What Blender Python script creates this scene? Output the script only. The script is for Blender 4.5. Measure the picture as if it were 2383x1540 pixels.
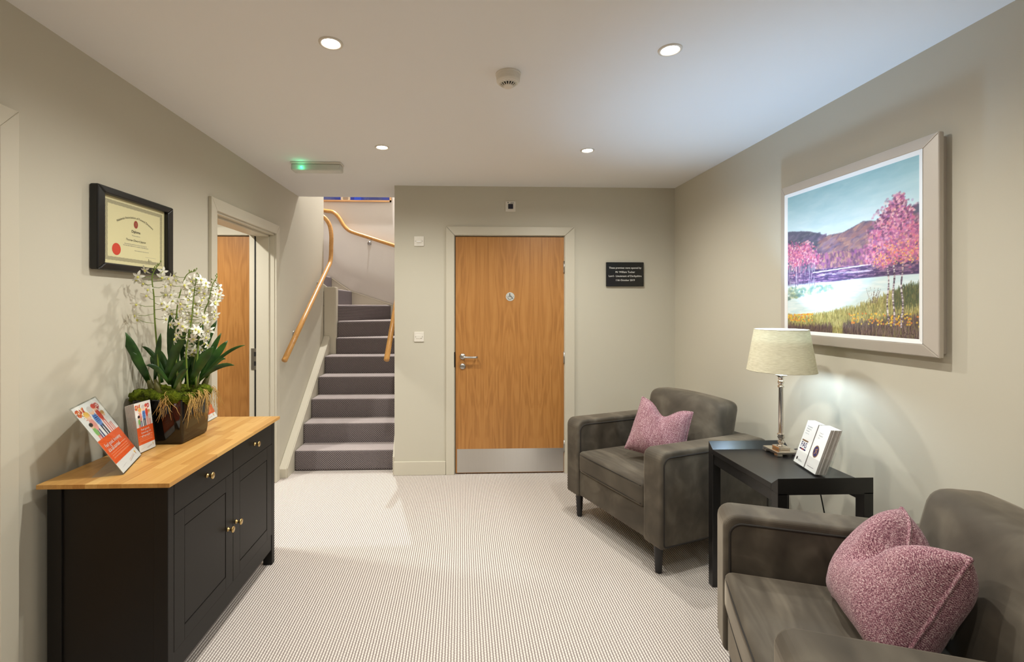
import bpy, bmesh, math, random
import numpy as np
from mathutils import Vector, Matrix

for o in list(bpy.data.objects):
    bpy.data.objects.remove(o)
S = bpy.context.scene
COL = S.collection
random.seed(7)
RNG = np.random.default_rng(7)
PI = math.pi

# ------------------------------------------------------------------ camera
F_PX, CX, CY, W_PX, H_PX = 1100.0, 1116.0, 711.4, 2383.0, 1540.0
YAW = math.atan(42 / 1100.0)
cam_d = bpy.data.cameras.new('camera')
cam_d.sensor_width = 36.0
cam_d.sensor_fit = 'HORIZONTAL'
cam_d.lens = F_PX / W_PX * 36.0
cam_d.shift_x = (W_PX / 2 - CX) / W_PX
cam_d.shift_y = (CY - H_PX / 2) / W_PX
cam_d.clip_start = 0.03
cam = bpy.data.objects.new('camera', cam_d)
COL.objects.link(cam)
cam.location = (0, 0, 1.453)
cam.rotation_euler = (PI / 2, 0, -YAW)
S.camera = cam

# ------------------------------------------------------------------ world, exposure
wd = bpy.data.worlds.new('world')
S.world = wd
wd.use_nodes = True
wd.node_tree.nodes['Background'].inputs[0].default_value = (0.8, 0.9, 1, 1)
wd.node_tree.nodes['Background'].inputs[1].default_value = 0.05
S.view_settings.view_transform = 'Standard'
S.view_settings.look = 'None'
S.view_settings.exposure = 0.0
S.view_settings.gamma = 1.0
S.view_settings.use_curve_mapping = False

WARM = (1.0, 0.985, 0.915)
COOL = (0.40, 0.67, 1.0)
DOWNLIGHT_W = 69.0
REAR_FILL_W = 26.0  # power of the added fill downlights out of view
LAMP_W = 10.0
LAMP_UP_W = 34.0
STAIR_W = 500.0
LOBBY_W = 130.0

# ------------------------------------------------------------------ room size
XL, XR, YB, CZ, YS = -1.54, 1.872, 4.085, 2.486, 4.535
YN = -2.4            # wall behind the camera
XSR = -0.575         # right wall of the stair
YWE = 5.345          # end of the left wall beside the stair
YSB = 6.25           # rear wall of the stairwell
ZST = 4.75           # stairwell ceiling
RISE, GOING, Y0 = 0.183, 0.2275, 4.21


# ================================================================== helpers
def lin(c):
    c = np.asarray(c, dtype=float) / 255.0
    return np.where(c <= 0.04045, c / 12.92, ((c + 0.055) / 1.055) ** 2.4)


def L3(r, g, b):
    return tuple(float(x) for x in lin((r, g, b)))


class NT:
    """small node-tree helper"""
    def __init__(self, name):
        self.m = bpy.data.materials.new(name)
        self.m.use_nodes = True
        self.t = self.m.node_tree
        self.t.nodes.clear()
        self.out = self.n('ShaderNodeOutputMaterial')

    def n(self, typ, **kw):
        nd = self.t.nodes.new(typ)
        for k, v in kw.items():
            setattr(nd, k, v)
        return nd

    def l(self, a, b):
        self.t.links.new(a, b)

    def val(self, sock, v):
        if isinstance(v, bpy.types.NodeSocket):
            self.l(v, sock)
        elif isinstance(v, (tuple, list)) and len(v) == 3 and len(sock.default_value) == 4:
            sock.default_value = (*v, 1)
        else:
            sock.default_value = v

    def math(self, op, a, b=0.0, c=0.0):
        nd = self.n('ShaderNodeMath', operation=op)
        self.val(nd.inputs[0], a)
        self.val(nd.inputs[1], b)
        self.val(nd.inputs[2], c)
        return nd.outputs[0]

    def coords(self, kind='Object', scale=(1, 1, 1), loc=(0, 0, 0)):
        tc = self.n('ShaderNodeTexCoord')
        mp = self.n('ShaderNodeMapping')
        self.l(tc.outputs[kind], mp.inputs[0])
        mp.inputs['Scale'].default_value = scale
        mp.inputs['Location'].default_value = loc
        return mp.outputs[0]

    def noise(self, vec, scale=5, detail=3, rough=0.5, dist=0.0):
        nd = self.n('ShaderNodeTexNoise')
        self.l(vec, nd.inputs['Vector'])
        nd.inputs['Scale'].default_value = scale
        nd.inputs['Detail'].default_value = detail
        nd.inputs['Roughness'].default_value = rough
        nd.inputs['Distortion'].default_value = dist
        return nd.outputs['Fac']

    def ramp(self, fac, stops):
        nd = self.n('ShaderNodeValToRGB')
        el = nd.color_ramp.elements
        while len(el) < len(stops):
            el.new(0.5)
        for e, (p, c) in zip(el, stops):
            e.position = p
            e.color = (*c, 1)
        self.l(fac, nd.inputs[0])
        return nd.outputs[0]

    def mix(self, fac, a, b):
        nd = self.n('ShaderNodeMix', data_type='RGBA')
        self.val(nd.inputs[0], fac)
        self.val(nd.inputs[6], a)
        self.val(nd.inputs[7], b)
        return nd.outputs[2]

    def bump(self, h, strength=0.2, dist=0.01):
        nd = self.n('ShaderNodeBump')
        self.l(h, nd.inputs['Height'])
        nd.inputs['Strength'].default_value = strength
        nd.inputs['Distance'].default_value = dist
        return nd.outputs[0]

    def bsdf(self, color=(0.8, 0.8, 0.8), rough=0.5, metal=0.0, normal=None, **kw):
        p = self.n('ShaderNodeBsdfPrincipled')
        self.val(p.inputs['Base Color'], color)
        self.val(p.inputs['Roughness'], rough)
        self.val(p.inputs['Metallic'], metal)
        if normal is not None:
            self.l(normal, p.inputs['Normal'])
        for k, v in kw.items():
            self.val(p.inputs[k.replace('_', ' ')], v)
        self.l(p.outputs[0], self.out.inputs[0])
        return p


def plain(name, color, rough=0.5, metal=0.0, noise=0.04, nscale=8.0, bump=0.0, bscale=200.0, **kw):
    t = NT(name)
    v = t.coords('Object')
    f = t.noise(v, nscale, 3)
    a = tuple(c * (1 - noise) for c in color)
    b = tuple(min(1, c * (1 + noise)) for c in color)
    c = t.mix(f, a, b)
    nm = None
    if bump:
        nm = t.bump(t.noise(v, bscale, 2), bump, 0.002)
    t.bsdf(c, rough, metal, nm, **kw)
    return t.m


def emitter(name, color, strength):
    t = NT(name)
    e = t.n('ShaderNodeEmission')
    e.inputs[0].default_value = (*color, 1)
    e.inputs[1].default_value = strength
    t.l(e.outputs[0], t.out.inputs[0])
    return t.m


def mat_carpet():
    t = NT('carpet_loop')
    tc = t.n('ShaderNodeTexCoord')
    sp = t.n('ShaderNodeSeparateXYZ')
    t.l(tc.outputs['Object'], sp.inputs[0])
    nz = t.noise(tc.outputs['Object'], 60, 2)
    jit = t.math('MULTIPLY', t.math('SUBTRACT', nz, 0.5), 1.3)
    x = t.math('ADD', t.math('MULTIPLY', sp.outputs['X'], 2 * PI / 0.0125), jit)
    yz = t.math('ADD', sp.outputs['Y'], sp.outputs['Z'])
    y = t.math('ADD', t.math('MULTIPLY', yz, 2 * PI / 0.0145), jit)
    a = t.math('COSINE', x)
    half = t.math('MULTIPLY', t.math('COSINE', t.math('MULTIPLY', x, 0.5)), t.math('COSINE', y))
    h = t.math('ADD', t.math('MULTIPLY', a, 0.34), t.math('MULTIPLY', half, 0.14))
    h = t.math('ADD', h, 0.5)
    f = t.noise(tc.outputs['Object'], 320, 2)
    h2 = t.math('ADD', h, t.math('MULTIPLY', t.math('SUBTRACT', f, 0.5), 0.5))
    col = t.ramp(h2, [(0.12, L3(124, 111, 108)), (0.45, L3(196, 186, 179)), (0.85, L3(238, 231, 222))])
    big = t.noise(tc.outputs['Object'], 1.6, 2)
    col = t.mix(t.math('MULTIPLY', big, 0.12), col, L3(190, 178, 168))
    t.bsdf(col, 0.95, 0, t.bump(h2, 0.6, 0.004), Specular_IOR_Level=0.1)
    return t.m


def mat_stair_carpet(name, cols):
    t = NT(name)
    tc = t.n('ShaderNodeTexCoord')
    sp = t.n('ShaderNodeSeparateXYZ')
    t.l(tc.outputs['Object'], sp.inputs[0])
    nz = t.noise(tc.outputs['Object'], 50, 2)
    jit = t.math('MULTIPLY', t.math('SUBTRACT', nz, 0.5), 1.2)
    xx = t.math('ADD', sp.outputs['X'], t.math('MULTIPLY', sp.outputs['Y'], 0.35))
    x = t.math('ADD', t.math('MULTIPLY', xx, 2 * PI / 0.0200), jit)
    yz = t.math('ADD', t.math('MULTIPLY', sp.outputs['Y'], 0.9), sp.outputs['Z'])
    y = t.math('ADD', t.math('MULTIPLY', yz, 2 * PI / 0.0180), jit)
    h = t.math('ADD', t.math('MULTIPLY', t.math('MULTIPLY', t.math('COSINE', x), t.math('COSINE', y)), 0.5), 0.5)
    f = t.noise(tc.outputs['Object'], 300, 2)
    h2 = t.math('ADD', h, t.math('MULTIPLY', t.math('SUBTRACT', f, 0.5), 0.45))
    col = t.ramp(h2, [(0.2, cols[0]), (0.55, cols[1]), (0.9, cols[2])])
    t.bsdf(col, 0.95, 0, t.bump(h2, 0.6, 0.004), Specular_IOR_Level=0.1)
    return t.m


def mat_oak(name, base, dark, light, axis='z', book=0.235, scale=1.0, rough=0.42, offset=0.0):
    """veneer: book-matched leaves with cathedral figure"""
    t = NT(name)
    tc = t.n('ShaderNodeTexCoord')
    sp = t.n('ShaderNodeSeparateXYZ')
    t.l(tc.outputs['Object'], sp.inputs[0])
    if axis == 'z':
        a, b, c = sp.outputs['X'], sp.outputs['Z'], sp.outputs['Y']
    elif axis == 'y':
        a, b, c = sp.outputs['X'], sp.outputs['Y'], sp.outputs['Z']
    else:
        a, b, c = sp.outputs['Y'], sp.outputs['X'], sp.outputs['Z']
    if book:
        a2 = t.math('PINGPONG', t.math('ADD', a, 10 * book + offset), book)
    else:
        a2 = a
    cb = t.n('ShaderNodeCombineXYZ')
    t.l(t.math('MULTIPLY', a2, 9.0 * scale), cb.inputs[0])
    t.l(t.math('MULTIPLY', b, 0.9 * scale), cb.inputs[1])
    t.l(t.math('MULTIPLY', c, 6.0), cb.inputs[2])
    big = t.noise(cb.outputs[0], 1.0, 3, 0.5, 0.6)
    wv = t.math('SINE', t.math('ADD', t.math('MULTIPLY', big, 52.0), t.math('MULTIPLY', a2, 60.0)))
    wv = t.math('ADD', t.math('MULTIPLY', wv, 0.5), 0.5)
    cb2 = t.n('ShaderNodeCombineXYZ')
    t.l(t.math('MULTIPLY', a2, 170.0 * scale), cb2.inputs[0])
    t.l(t.math('MULTIPLY', b, 3.2 * scale), cb2.inputs[1])
    t.l(t.math('MULTIPLY', c, 40.0), cb2.inputs[2])
    fine = t.noise(cb2.outputs[0], 1.0, 4, 0.6)
    cb3 = t.n('ShaderNodeCombineXYZ')
    t.l(t.math('MULTIPLY', a2, 26.0 * scale), cb3.inputs[0])
    t.l(t.math('MULTIPLY', b, 0.5 * scale), cb3.inputs[1])
    broad = t.noise(cb3.outputs[0], 1.0, 2, 0.5)
    h = t.math('ADD', t.math('MULTIPLY', wv, 0.14), t.math('MULTIPLY', fine, 0.45))
    h = t.math('ADD', h, t.math('MULTIPLY', broad, 0.44))
    col = t.ramp(h, [(0.28, dark), (0.5, base), (0.78, light)])
    t.bsdf(col, rough, 0, t.bump(fine, 0.05, 0.001))
    return t.m


def mat_stave():
    t = NT('butcher_block_oak')
    oi = t.n('ShaderNodeObjectInfo')
    tc = t.n('ShaderNodeTexCoord')
    sp = t.n('ShaderNodeSeparateXYZ')
    t.l(tc.outputs['Object'], sp.inputs[0])
    cb = t.n('ShaderNodeCombineXYZ')
    t.l(t.math('ADD', t.math('MULTIPLY', sp.outputs['X'], 120.0), t.math('MULTIPLY', oi.outputs['Random'], 97.0)), cb.inputs[0])
    t.l(t.math('MULTIPLY', sp.outputs['Y'], 5.0), cb.inputs[1])
    t.l(t.math('MULTIPLY', sp.outputs['Z'], 60.0), cb.inputs[2])
    fine = t.noise(cb.outputs[0], 1.0, 4, 0.55)
    h = t.math('ADD', t.math('MULTIPLY', fine, 0.55), t.math('MULTIPLY', oi.outputs['Random'], 0.5))
    col = t.ramp(h, [(0.2, L3(182, 130, 66)), (0.5, L3(204, 155, 86)), (0.85, L3(220, 178, 108))])
    t.bsdf(col, 0.42, 0, t.bump(fine, 0.05, 0.001))
    return t.m


def mat_velvet(name='taupe_velvet', brush=False):
    t = NT(name)
    v = t.coords('Object', (1, 1, 1))
    v2 = t.coords('Object', (2.2, 4.2, 2.6))
    n1 = t.noise(v, 4.5, 3, 0.55, 0.9)
    n2 = t.noise(v2, 2.6, 2, 0.45, 0.5)
    f = t.math('ADD', t.math('MULTIPLY', n1, 0.5), t.math('MULTIPLY', n2, 0.5))
    if brush:
        n3 = t.noise(t.coords('Object', (2.2, 13.0, 2.0)), 1.0, 2, 0.5, 1.0)
        f = t.math('ADD', t.math('MULTIPLY', f, 0.35), t.math('MULTIPLY', n3, 0.65))
    col = t.ramp(f, [(0.32, L3(64, 58, 50)), (0.5, L3(83, 76, 66)), (0.70, L3(112, 104, 91))])
    fz = t.noise(v, 420, 2)
    p = t.bsdf(col, 0.75, 0, t.bump(fz, 0.12, 0.001), Specular_IOR_Level=0.25)
    p.inputs['Sheen Weight'].default_value = 0.75
    p.inputs['Sheen Roughness'].default_value = 0.35
    p.inputs['Sheen Tint'].default_value = (*L3(190, 178, 160), 1)
    return t.m


def mat_tweed():
    t = NT('pink_tweed')
    v = t.coords('Object', (1, 1, 1))
    sp = t.n('ShaderNodeSeparateXYZ')
    t.l(v, sp.inputs[0])
    jit = t.math('MULTIPLY', t.noise(v, 90, 2), 3.0)
    wx = t.math('SINE', t.math('ADD', t.math('MULTIPLY', sp.outputs['X'], 1500.0), jit))
    wy = t.math('SINE', t.math('ADD', t.math('MULTIPLY', sp.outputs['Y'], 1150.0), jit))
    wv = t.math('MULTIPLY', wx, wy)
    n = t.noise(v, 300, 2, 0.75)
    slub = t.noise(t.coords('Object', (140, 14, 14)), 1.0, 2)
    f = t.math('ADD', t.math('MULTIPLY', wv, 0.10), n)
    f = t.math('ADD', f, t.math('MULTIPLY', t.math('SUBTRACT', slub, 0.5), 0.14))
    col = t.ramp(f, [(0.34, L3(70, 34, 44)), (0.45, L3(136, 84, 96)), (0.55, L3(176, 130, 138)), (0.70, L3(234, 214, 210))])
    big = t.noise(v, 7.0, 2)
    col = t.mix(t.math('MULTIPLY', big, 0.25), col, L3(136, 98, 116))
    t.bsdf(col, 0.9, 0, t.bump(f, 0.6, 0.002), Specular_IOR_Level=0.15, Sheen_Weight=0.2)
    return t.m


def mat_acrylic():
    t = NT('clear_acrylic')
    lw = t.n('ShaderNodeLayerWeight')
    lw.inputs[0].default_value = 0.5
    fac = t.math('ADD', t.math('MULTIPLY', t.math('POWER', lw.outputs['Facing'], 4.0), 0.55), 0.03)
    tr = t.n('ShaderNodeBsdfTransparent')
    tr.inputs[0].default_value = (0.975, 0.985, 0.985, 1)
    gl = t.n('ShaderNodeBsdfGlossy')
    gl.inputs['Roughness'].default_value = 0.04
    mx = t.n('ShaderNodeMixShader')
    t.l(fac, mx.inputs[0])
    t.l(tr.outputs[0], mx.inputs[1])
    t.l(gl.outputs[0], mx.inputs[2])
    t.l(mx.outputs[0], t.out.inputs[0])
    return t.m


def mat_shade():
    t = NT('linen_lampshade')
    v = t.coords('Object', (1, 1, 1))
    sp = t.n('ShaderNodeSeparateXYZ')
    t.l(v, sp.inputs[0])
    n = t.noise(t.coords('Object', (40, 40, 300)), 1.0, 3)
    col = t.ramp(n, [(0.3, L3(204, 196, 170)), (0.7, L3(224, 217, 194))])
    d = t.n('ShaderNodeBsdfDiffuse')
    t.l(col, d.inputs[0])
    tl = t.n('ShaderNodeBsdfTranslucent')
    t.l(col, tl.inputs[0])
    mx = t.n('ShaderNodeMixShader')
    mx.inputs[0].default_value = 0.16
    t.l(d.outputs[0], mx.inputs[1])
    t.l(tl.outputs[0], mx.inputs[2])
    t.l(mx.outputs[0], t.out.inputs[0])
    return t.m


def mat_print(name, rough=0.5):
    t = NT(name)
    a = t.n('ShaderNodeVertexColor')
    a.layer_name = 'Col'
    t.bsdf(a.outputs[0], rough, 0, None)
    return t.m


def mat_brushed(name, color, rough, aniso=0.0):
    t = NT(name)
    v = t.coords('Object', (400, 4, 4))
    n = t.noise(v, 1.0, 2)
    col = t.mix(n, tuple(c * 0.93 for c in color), color)
    p = t.bsdf(col, rough, 1.0, t.bump(n, 0.03, 0.001))
    if aniso:
        p.inputs['Anisotropic'].default_value = aniso
        p.inputs['Anisotropic Rotation'].default_value = 0.0
        tg = t.n('ShaderNodeTangent', direction_type='RADIAL', axis='X')
        t.l(tg.outputs[0], p.inputs['Tangent'])
    return t.m


def mat_leaf():
    t = NT('orchid_leaf')
    v = t.coords('Object')
    n = t.noise(v, 18, 2)
    col = t.ramp(n, [(0.3, L3(24, 58, 18)), (0.7, L3(58, 100, 34))])
    t.bsdf(col, 0.38)
    return t.m


def mat_moss():
    t = NT('green_moss')
    v = t.coords('Object')
    n = t.noise(v, 60, 4, 0.6)
    n2 = t.noise(v, 12, 2)
    col = t.ramp(t.math('ADD', t.math('MULTIPLY', n, 0.6), t.math('MULTIPLY', n2, 0.4)),
                 [(0.35, L3(38, 42, 10)), (0.52, L3(86, 98, 22)), (0.7, L3(140, 150, 44))])
    t.bsdf(col, 0.95, 0, t.bump(n, 1.0, 0.01), Specular_IOR_Level=0.1)
    return t.m


M = dict(
    wall=plain('wall_paint', L3(202, 196, 179), 0.7, noise=0.015, nscale=2.0, bump=0.03, bscale=300),
    ceiling=plain('ceiling_paint', L3(238, 237, 236), 0.8, noise=0.01, nscale=2.0),
    stairwall=plain('stairwell_paint', L3(218, 212, 205), 0.7, noise=0.015, nscale=2.0),
    trim=plain('trim_satin_paint', L3(206, 199, 181), 0.4, noise=0.012, nscale=3.0),
    carpet=mat_carpet(),
    shadedcarpet=mat_stair_carpet('stair_riser_shaded_loop', (L3(78, 70, 71), L3(114, 105, 105), L3(156, 147, 146))),  # same carpet as the floor, shade on the risers put into the colour
    litcarpet=mat_stair_carpet('stair_tread_lit_loop', (L3(140, 129, 127), L3(174, 163, 160), L3(204, 194, 190))),  # same carpet again, light on the tread tops put into the colour
    door=mat_oak('oak_door_veneer', L3(176, 121, 62), L3(148, 97, 46), L3(192, 138, 76), 'z', 0.2335, offset=0.055),
    rail=mat_oak('oak_handrail', L3(204, 150, 84), L3(176, 122, 62), L3(216, 166, 102), 'y', 0, rough=0.3),
    frameoak=mat_oak('oak_picture_frame', L3(206, 158, 104), L3(180, 130, 80), L3(220, 176, 124), 'x', 0),
    stave=mat_stave(),
    black=plain('black_satin_paint', L3(19, 17, 15), 0.48, noise=0.05, Specular_IOR_Level=0.3),
    tableblack=plain('black_lacquer', L3(27, 26, 26), 0.30, noise=0.05),
    pot=plain('black_glazed_ceramic', L3(16, 14, 13), 0.06, noise=0.02, Specular_IOR_Level=0.6),
    brass=plain('antique_brass', L3(200, 172, 118), 0.28, 1.0, noise=0.08),
    chrome=plain('polished_nickel', L3(222, 214, 204), 0.09, 1.0, noise=0.01),
    steel=mat_brushed('brushed_steel', L3(190, 188, 184), 0.32),
    kick=mat_brushed('brushed_kick_plate', L3(206, 203, 198), 0.30, 0.95),
    velvet=mat_velvet(),
    velvetseat=mat_velvet('brushed_taupe_velvet', True),
    velvetdark=plain('dark_piping_velvet', L3(40, 35, 30), 0.8, noise=0.05),
    tweed=mat_tweed(),
    legwood=plain('black_stained_leg', L3(22, 20, 20), 0.35, noise=0.05),
    acrylic=mat_acrylic(),
    shade=mat_shade(),
    white=plain('white_plastic', L3(228, 222, 210), 0.35, noise=0.01),
    grey=plain('grey_plastic', L3(120, 116, 108), 0.45, noise=0.02),
    dark=plain('dark_void', L3(14, 12, 11), 0.7, noise=0.02),
    navy=plain('dark_blue_lens', L3(22, 20, 42), 0.15, noise=0.02),
    plaque=plain('black_slate', L3(20, 20, 19), 0.22, noise=0.05),
    signsteel=plain('satin_sign_steel', L3(198, 198, 192), 0.5, 0.2, noise=0.03),
    letter=plain('white_lettering', L3(232, 230, 224), 0.6, noise=0.01),
    ink=plain('dark_ink', L3(44, 42, 38), 0.7, noise=0.01),
    greyink=plain('grey_ink', L3(128, 130, 134), 0.7, noise=0.01),
    blueink=plain('navy_ink', L3(38, 36, 92), 0.6, noise=0.01),
    brownink=plain('brown_ink', L3(128, 98, 70), 0.6, noise=0.01),
    goldink=plain('gold_ink', L3(178, 132, 84), 0.6, noise=0.01),
    redink=plain('red_ink', L3(206, 66, 42), 0.6, noise=0.02),
    crimson=plain('crimson_ink', L3(150, 52, 44), 0.6, noise=0.02),
    orangeink=plain('orange_ink', L3(232, 98, 44), 0.5, noise=0.01),
    paper=plain('white_paper', L3(236, 234, 230), 0.55, noise=0.01),
    paperedge=plain('paper_edge', L3(182, 176, 168), 0.8, noise=0.14, nscale=90),
    prints=mat_print('printed_card', 0.42),
    canvas=mat_print('painted_canvas', 0.48),
    frameblack=plain('black_frame_lacquer', L3(15, 14, 14), 0.32, noise=0.03),
    framesilver=plain('pale_silver_frame', L3(200, 191, 180), 0.38, 0.15, noise=0.03),
    framewhite=plain('white_fillet', L3(236, 236, 236), 0.5, noise=0.01),
    leaf=mat_leaf(),
    moss=mat_moss(),
    stem=plain('green_stem', L3(112, 134, 50), 0.5, noise=0.10, nscale=30),
    bulb=plain('olive_pseudobulb', L3(92, 88, 38), 0.5, noise=0.15, nscale=30),
    root=plain('straw_root', L3(196, 160, 92), 0.8, noise=0.12, nscale=30),
    petal=plain('white_petal', L3(240, 238, 226), 0.55, noise=0.02),
    lip=plain('yellow_lip', L3(222, 220, 120), 0.55, noise=0.04),
    cord=plain('black_cord', L3(18, 18, 18), 0.5, noise=0.02),
    downglow=emitter('downlight_glow', (1.0, 0.93, 0.82), 40.0),
    bulbglow=emitter('lamp_bulb_glow', (0.85, 0.94, 1.0), 60.0),
    led=emitter('green_led', (0.03, 1.0, 0.42), 14.0),
    diffuser=plain('emergency_light_diffuser', L3(216, 218, 208), 0.25, noise=0.04, nscale=60, Transmission_Weight=0.15),
)


# ------------------------------------------------------------------ mesh building
class MB:
    def __init__(self):
        self.v, self.f, self.mi = [], [], []
        self.cur = 0

    def add(self, vs, fs):
        b = len(self.v)
        self.v += [tuple(p) for p in vs]
        self.f += [tuple(i + b for i in f) for f in fs]
        self.mi += [self.cur] * len(fs)
        return self

    def box(self, x0, x1, y0, y1, z0, z1):
        return self.add([(x0, y0, z0), (x1, y0, z0), (x1, y1, z0), (x0, y1, z0),
                         (x0, y0, z1), (x1, y0, z1), (x1, y1, z1), (x0, y1, z1)],
                        [(0, 3, 2, 1), (4, 5, 6, 7), (0, 1, 5, 4), (1, 2, 6, 5), (2, 3, 7, 6), (3, 0, 4, 7)])

    def edge_faces(self):
        """second material on every face of a box but its front (top) face"""
        self.mi = [0 if i == 1 else 1 for i in range(len(self.f))]
        return self

    def prism(self, poly, a0, a1, axis='z'):
        """poly in the plane across axis, counter-clockwise seen from +axis; x: (y,z), y: (x,z), z: (x,y)"""
        def P(p, a):
            return {'x': (a, p[0], p[1]), 'y': (p[0], a, p[1]), 'z': (p[0], p[1], a)}[axis]
        n = len(poly)
        vs = [P(p, a0) for p in poly] + [P(p, a1) for p in poly]
        fs = [tuple(range(n - 1, -1, -1)), tuple(range(n, 2 * n))]
        fs += [(i, (i + 1) % n, n + (i + 1) % n, n + i) for i in range(n)]
        if axis == 'y':
            fs = [tuple(reversed(f)) for f in fs]
        return self.add(vs, fs)

    def tube(self, pts, r, n=10, caps=True, closed=False):
        pts = [Vector(p) for p in pts]
        m = len(pts)
        rs = r if isinstance(r, (list, tuple)) else [r] * m
        prev = None
        vs = []
        for i, p in enumerate(pts):
            if closed:
                d = (pts[(i + 1) % m] - pts[i - 1])
            else:
                d = (pts[min(i + 1, m - 1)] - pts[max(i - 1, 0)])
            d.normalize()
            if prev is None:
                a = Vector((0, 0, 1)) if abs(d.z) < 0.9 else Vector((1, 0, 0))
                u = d.cross(a).normalized()
            else:
                u = (prev - d * prev.dot(d)).normalized()
            prev = u
            w = d.cross(u)
            for k in range(n):
                t = 2 * PI * k / n
                vs.append(p + (u * math.cos(t) + w * math.sin(t)) * rs[i])
        fs = []
        rng = m if closed else m - 1
        for i in range(rng):
            j = (i + 1) % m
            for k in range(n):
                fs.append((i * n + k, i * n + (k + 1) % n, j * n + (k + 1) % n, j * n + k))
        if caps and not closed:
            fs.append(tuple(range(n - 1, -1, -1)))
            fs.append(tuple((m - 1) * n + k for k in range(n)))
        return self.add(vs, fs)

    def lathe(self, prof, c=(0, 0, 0), n=32, axis='z', cap=True):
        vs, fs = [], []
        for r, z in prof:
            for k in range(n):
                t = 2 * PI * k / n
                a, b = r * math.cos(t), r * math.sin(t)
                if axis == 'z':
                    vs.append((c[0] + a, c[1] + b, c[2] + z))
                elif axis == 'y':
                    vs.append((c[0] + a, c[1] + z, c[2] - b))
                else:
                    vs.append((c[0] + z, c[1] + a, c[2] + b))
        m = len(prof)
        for i in range(m - 1):
            for k in range(n):
                fs.append((i * n + k, i * n + (k + 1) % n, (i + 1) * n + (k + 1) % n, (i + 1) * n + k))
        if cap:
            if prof[0][0] > 1e-6:
                fs.append(tuple(range(n - 1, -1, -1)))
            if prof[-1][0] > 1e-6:
                fs.append(tuple((m - 1) * n + k for k in range(n)))
        return self.add(vs, fs)

    def ball(self, c, r, n=12, m=8):
        rx, ry, rz = r if isinstance(r, (tuple, list)) else (r, r, r)
        vs = [(c[0], c[1], c[2] - rz)]
        for i in range(1, m):
            ph = -PI / 2 + PI * i / m
            for k in range(n):
                t = 2 * PI * k / n
                vs.append((c[0] + rx * math.cos(ph) * math.cos(t), c[1] + ry * math.cos(ph) * math.sin(t), c[2] + rz * math.sin(ph)))
        vs.append((c[0], c[1], c[2] + rz))
        fs = [(0, 1 + (k + 1) % n, 1 + k) for k in range(n)]
        for i in range(m - 2):
            for k in range(n):
                a = 1 + i * n
                fs.append((a + k, a + (k + 1) % n, a + n + (k + 1) % n, a + n + k))
        a = 1 + (m - 2) * n
        fs += [(a + k, a + (k + 1) % n, len(vs) - 1) for k in range(n)]
        return self.add(vs, fs)

    def softbox(self, c, h, r, bulge=(0, 0, 0), n=9, tf=None, wob=0.0):
        """rounded cushion box centred at c with half sizes h"""
        def pos(hh):
            rr = min(r, hh * 0.98)
            a = [-hh + rr * (1 - math.cos(PI / 2 * i / 3)) for i in range(3)]
            mid = list(np.linspace(-hh + rr, hh - rr, n))
            return a + mid + [-x for x in reversed(a)]
        ax = [pos(x) for x in h]
        seen = {}
        vs, fs = [], []

        def vert(p):
            key = tuple(round(x, 6) for x in p)
            if key in seen:
                return seen[key]
            inner = [max(-h[i] + min(r, h[i] * .98), min(h[i] - min(r, h[i] * .98), p[i])) for i in range(3)]
            d = [p[i] - inner[i] for i in range(3)]
            ln = math.sqrt(sum(x * x for x in d))
            q = list(p)
            if ln > 1e-9:
                s = min(r, min(h) * .98) / ln
                m_ = max(abs(x) for x in d)
                s = m_ / ln
                q = [inner[i] + d[i] * s for i in range(3)]
            u = [q[i] / h[i] for i in range(3)]
            for i in range(3):
                j, k = (i + 1) % 3, (i + 2) % 3
                if bulge[i]:
                    q[i] += bulge[i] * u[i] * max(0, 1 - u[j] ** 2) * max(0, 1 - u[k] ** 2)
            if wob:
                q[2] += wob * math.sin(q[0] * 23 + q[1] * 31)
                q[1] += wob * math.sin(q[0] * 29 + q[2] * 19)
            p3 = tuple(q[i] + c[i] for i in range(3))
            if tf:
                p3 = tf(p3)
            seen[key] = len(vs)
            vs.append(p3)
            return seen[key]
        for i in range(3):
            j, k = (i + 1) % 3, (i + 2) % 3
            for s in (-1, 1):
                A, B = ax[j], ax[k]
                for a in range(len(A) - 1):
                    for b in range(len(B) - 1):
                        q = []
                        for (aa, bb) in ((a, b), (a + 1, b), (a + 1, b + 1), (a, b + 1)):
                            p = [0, 0, 0]
                            p[i] = s * h[i]
                            p[j] = A[aa]
                            p[k] = B[bb]
                            q.append(vert(p))
                        fs.append(tuple(q) if s > 0 else tuple(reversed(q)))
        return self.add(vs, fs)

    def mesh(self, name, mats, smooth=False):
        me = bpy.data.meshes.new(name)
        me.from_pydata(self.v, [], self.f)
        for m in (mats if isinstance(mats, (list, tuple)) else [mats]):
            me.materials.append(m)
        if any(self.mi):
            me.polygons.foreach_set('material_index', self.mi)
        if smooth:
            me.polygons.foreach_set('use_smooth', [True] * len(me.polygons))
        me.update()
        return me


def wm(o):
    m = o.matrix_basis.copy()
    if o.parent:
        m = wm(o.parent) @ o.matrix_parent_inverse @ m
    return m


def link(name, me, parent=None, world=True, bevel=None, matrix=None):
    o = bpy.data.objects.new(name, me)
    COL.objects.link(o)
    if matrix is not None:
        o.matrix_basis = matrix
    if parent is not None:
        o.parent = parent
        if world:
            o.matrix_parent_inverse = wm(parent).inverted()
    if bevel:
        bm_ = o.modifiers.new('bevel', 'BEVEL')
        bm_.width = bevel[0]
        bm_.segments = bevel[1]
        bm_.limit_method = 'ANGLE'
        bm_.angle_limit = math.radians(40)
        bm_.harden_normals = False
    return o


def part(name, mb, mat, parent=None, smooth=False, bevel=None, world=True, matrix=None, label=None):
    o = link(name, mb.mesh(name, mat, smooth), parent, world, bevel, matrix)
    if label:
        o['label'] = label
    return o


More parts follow.
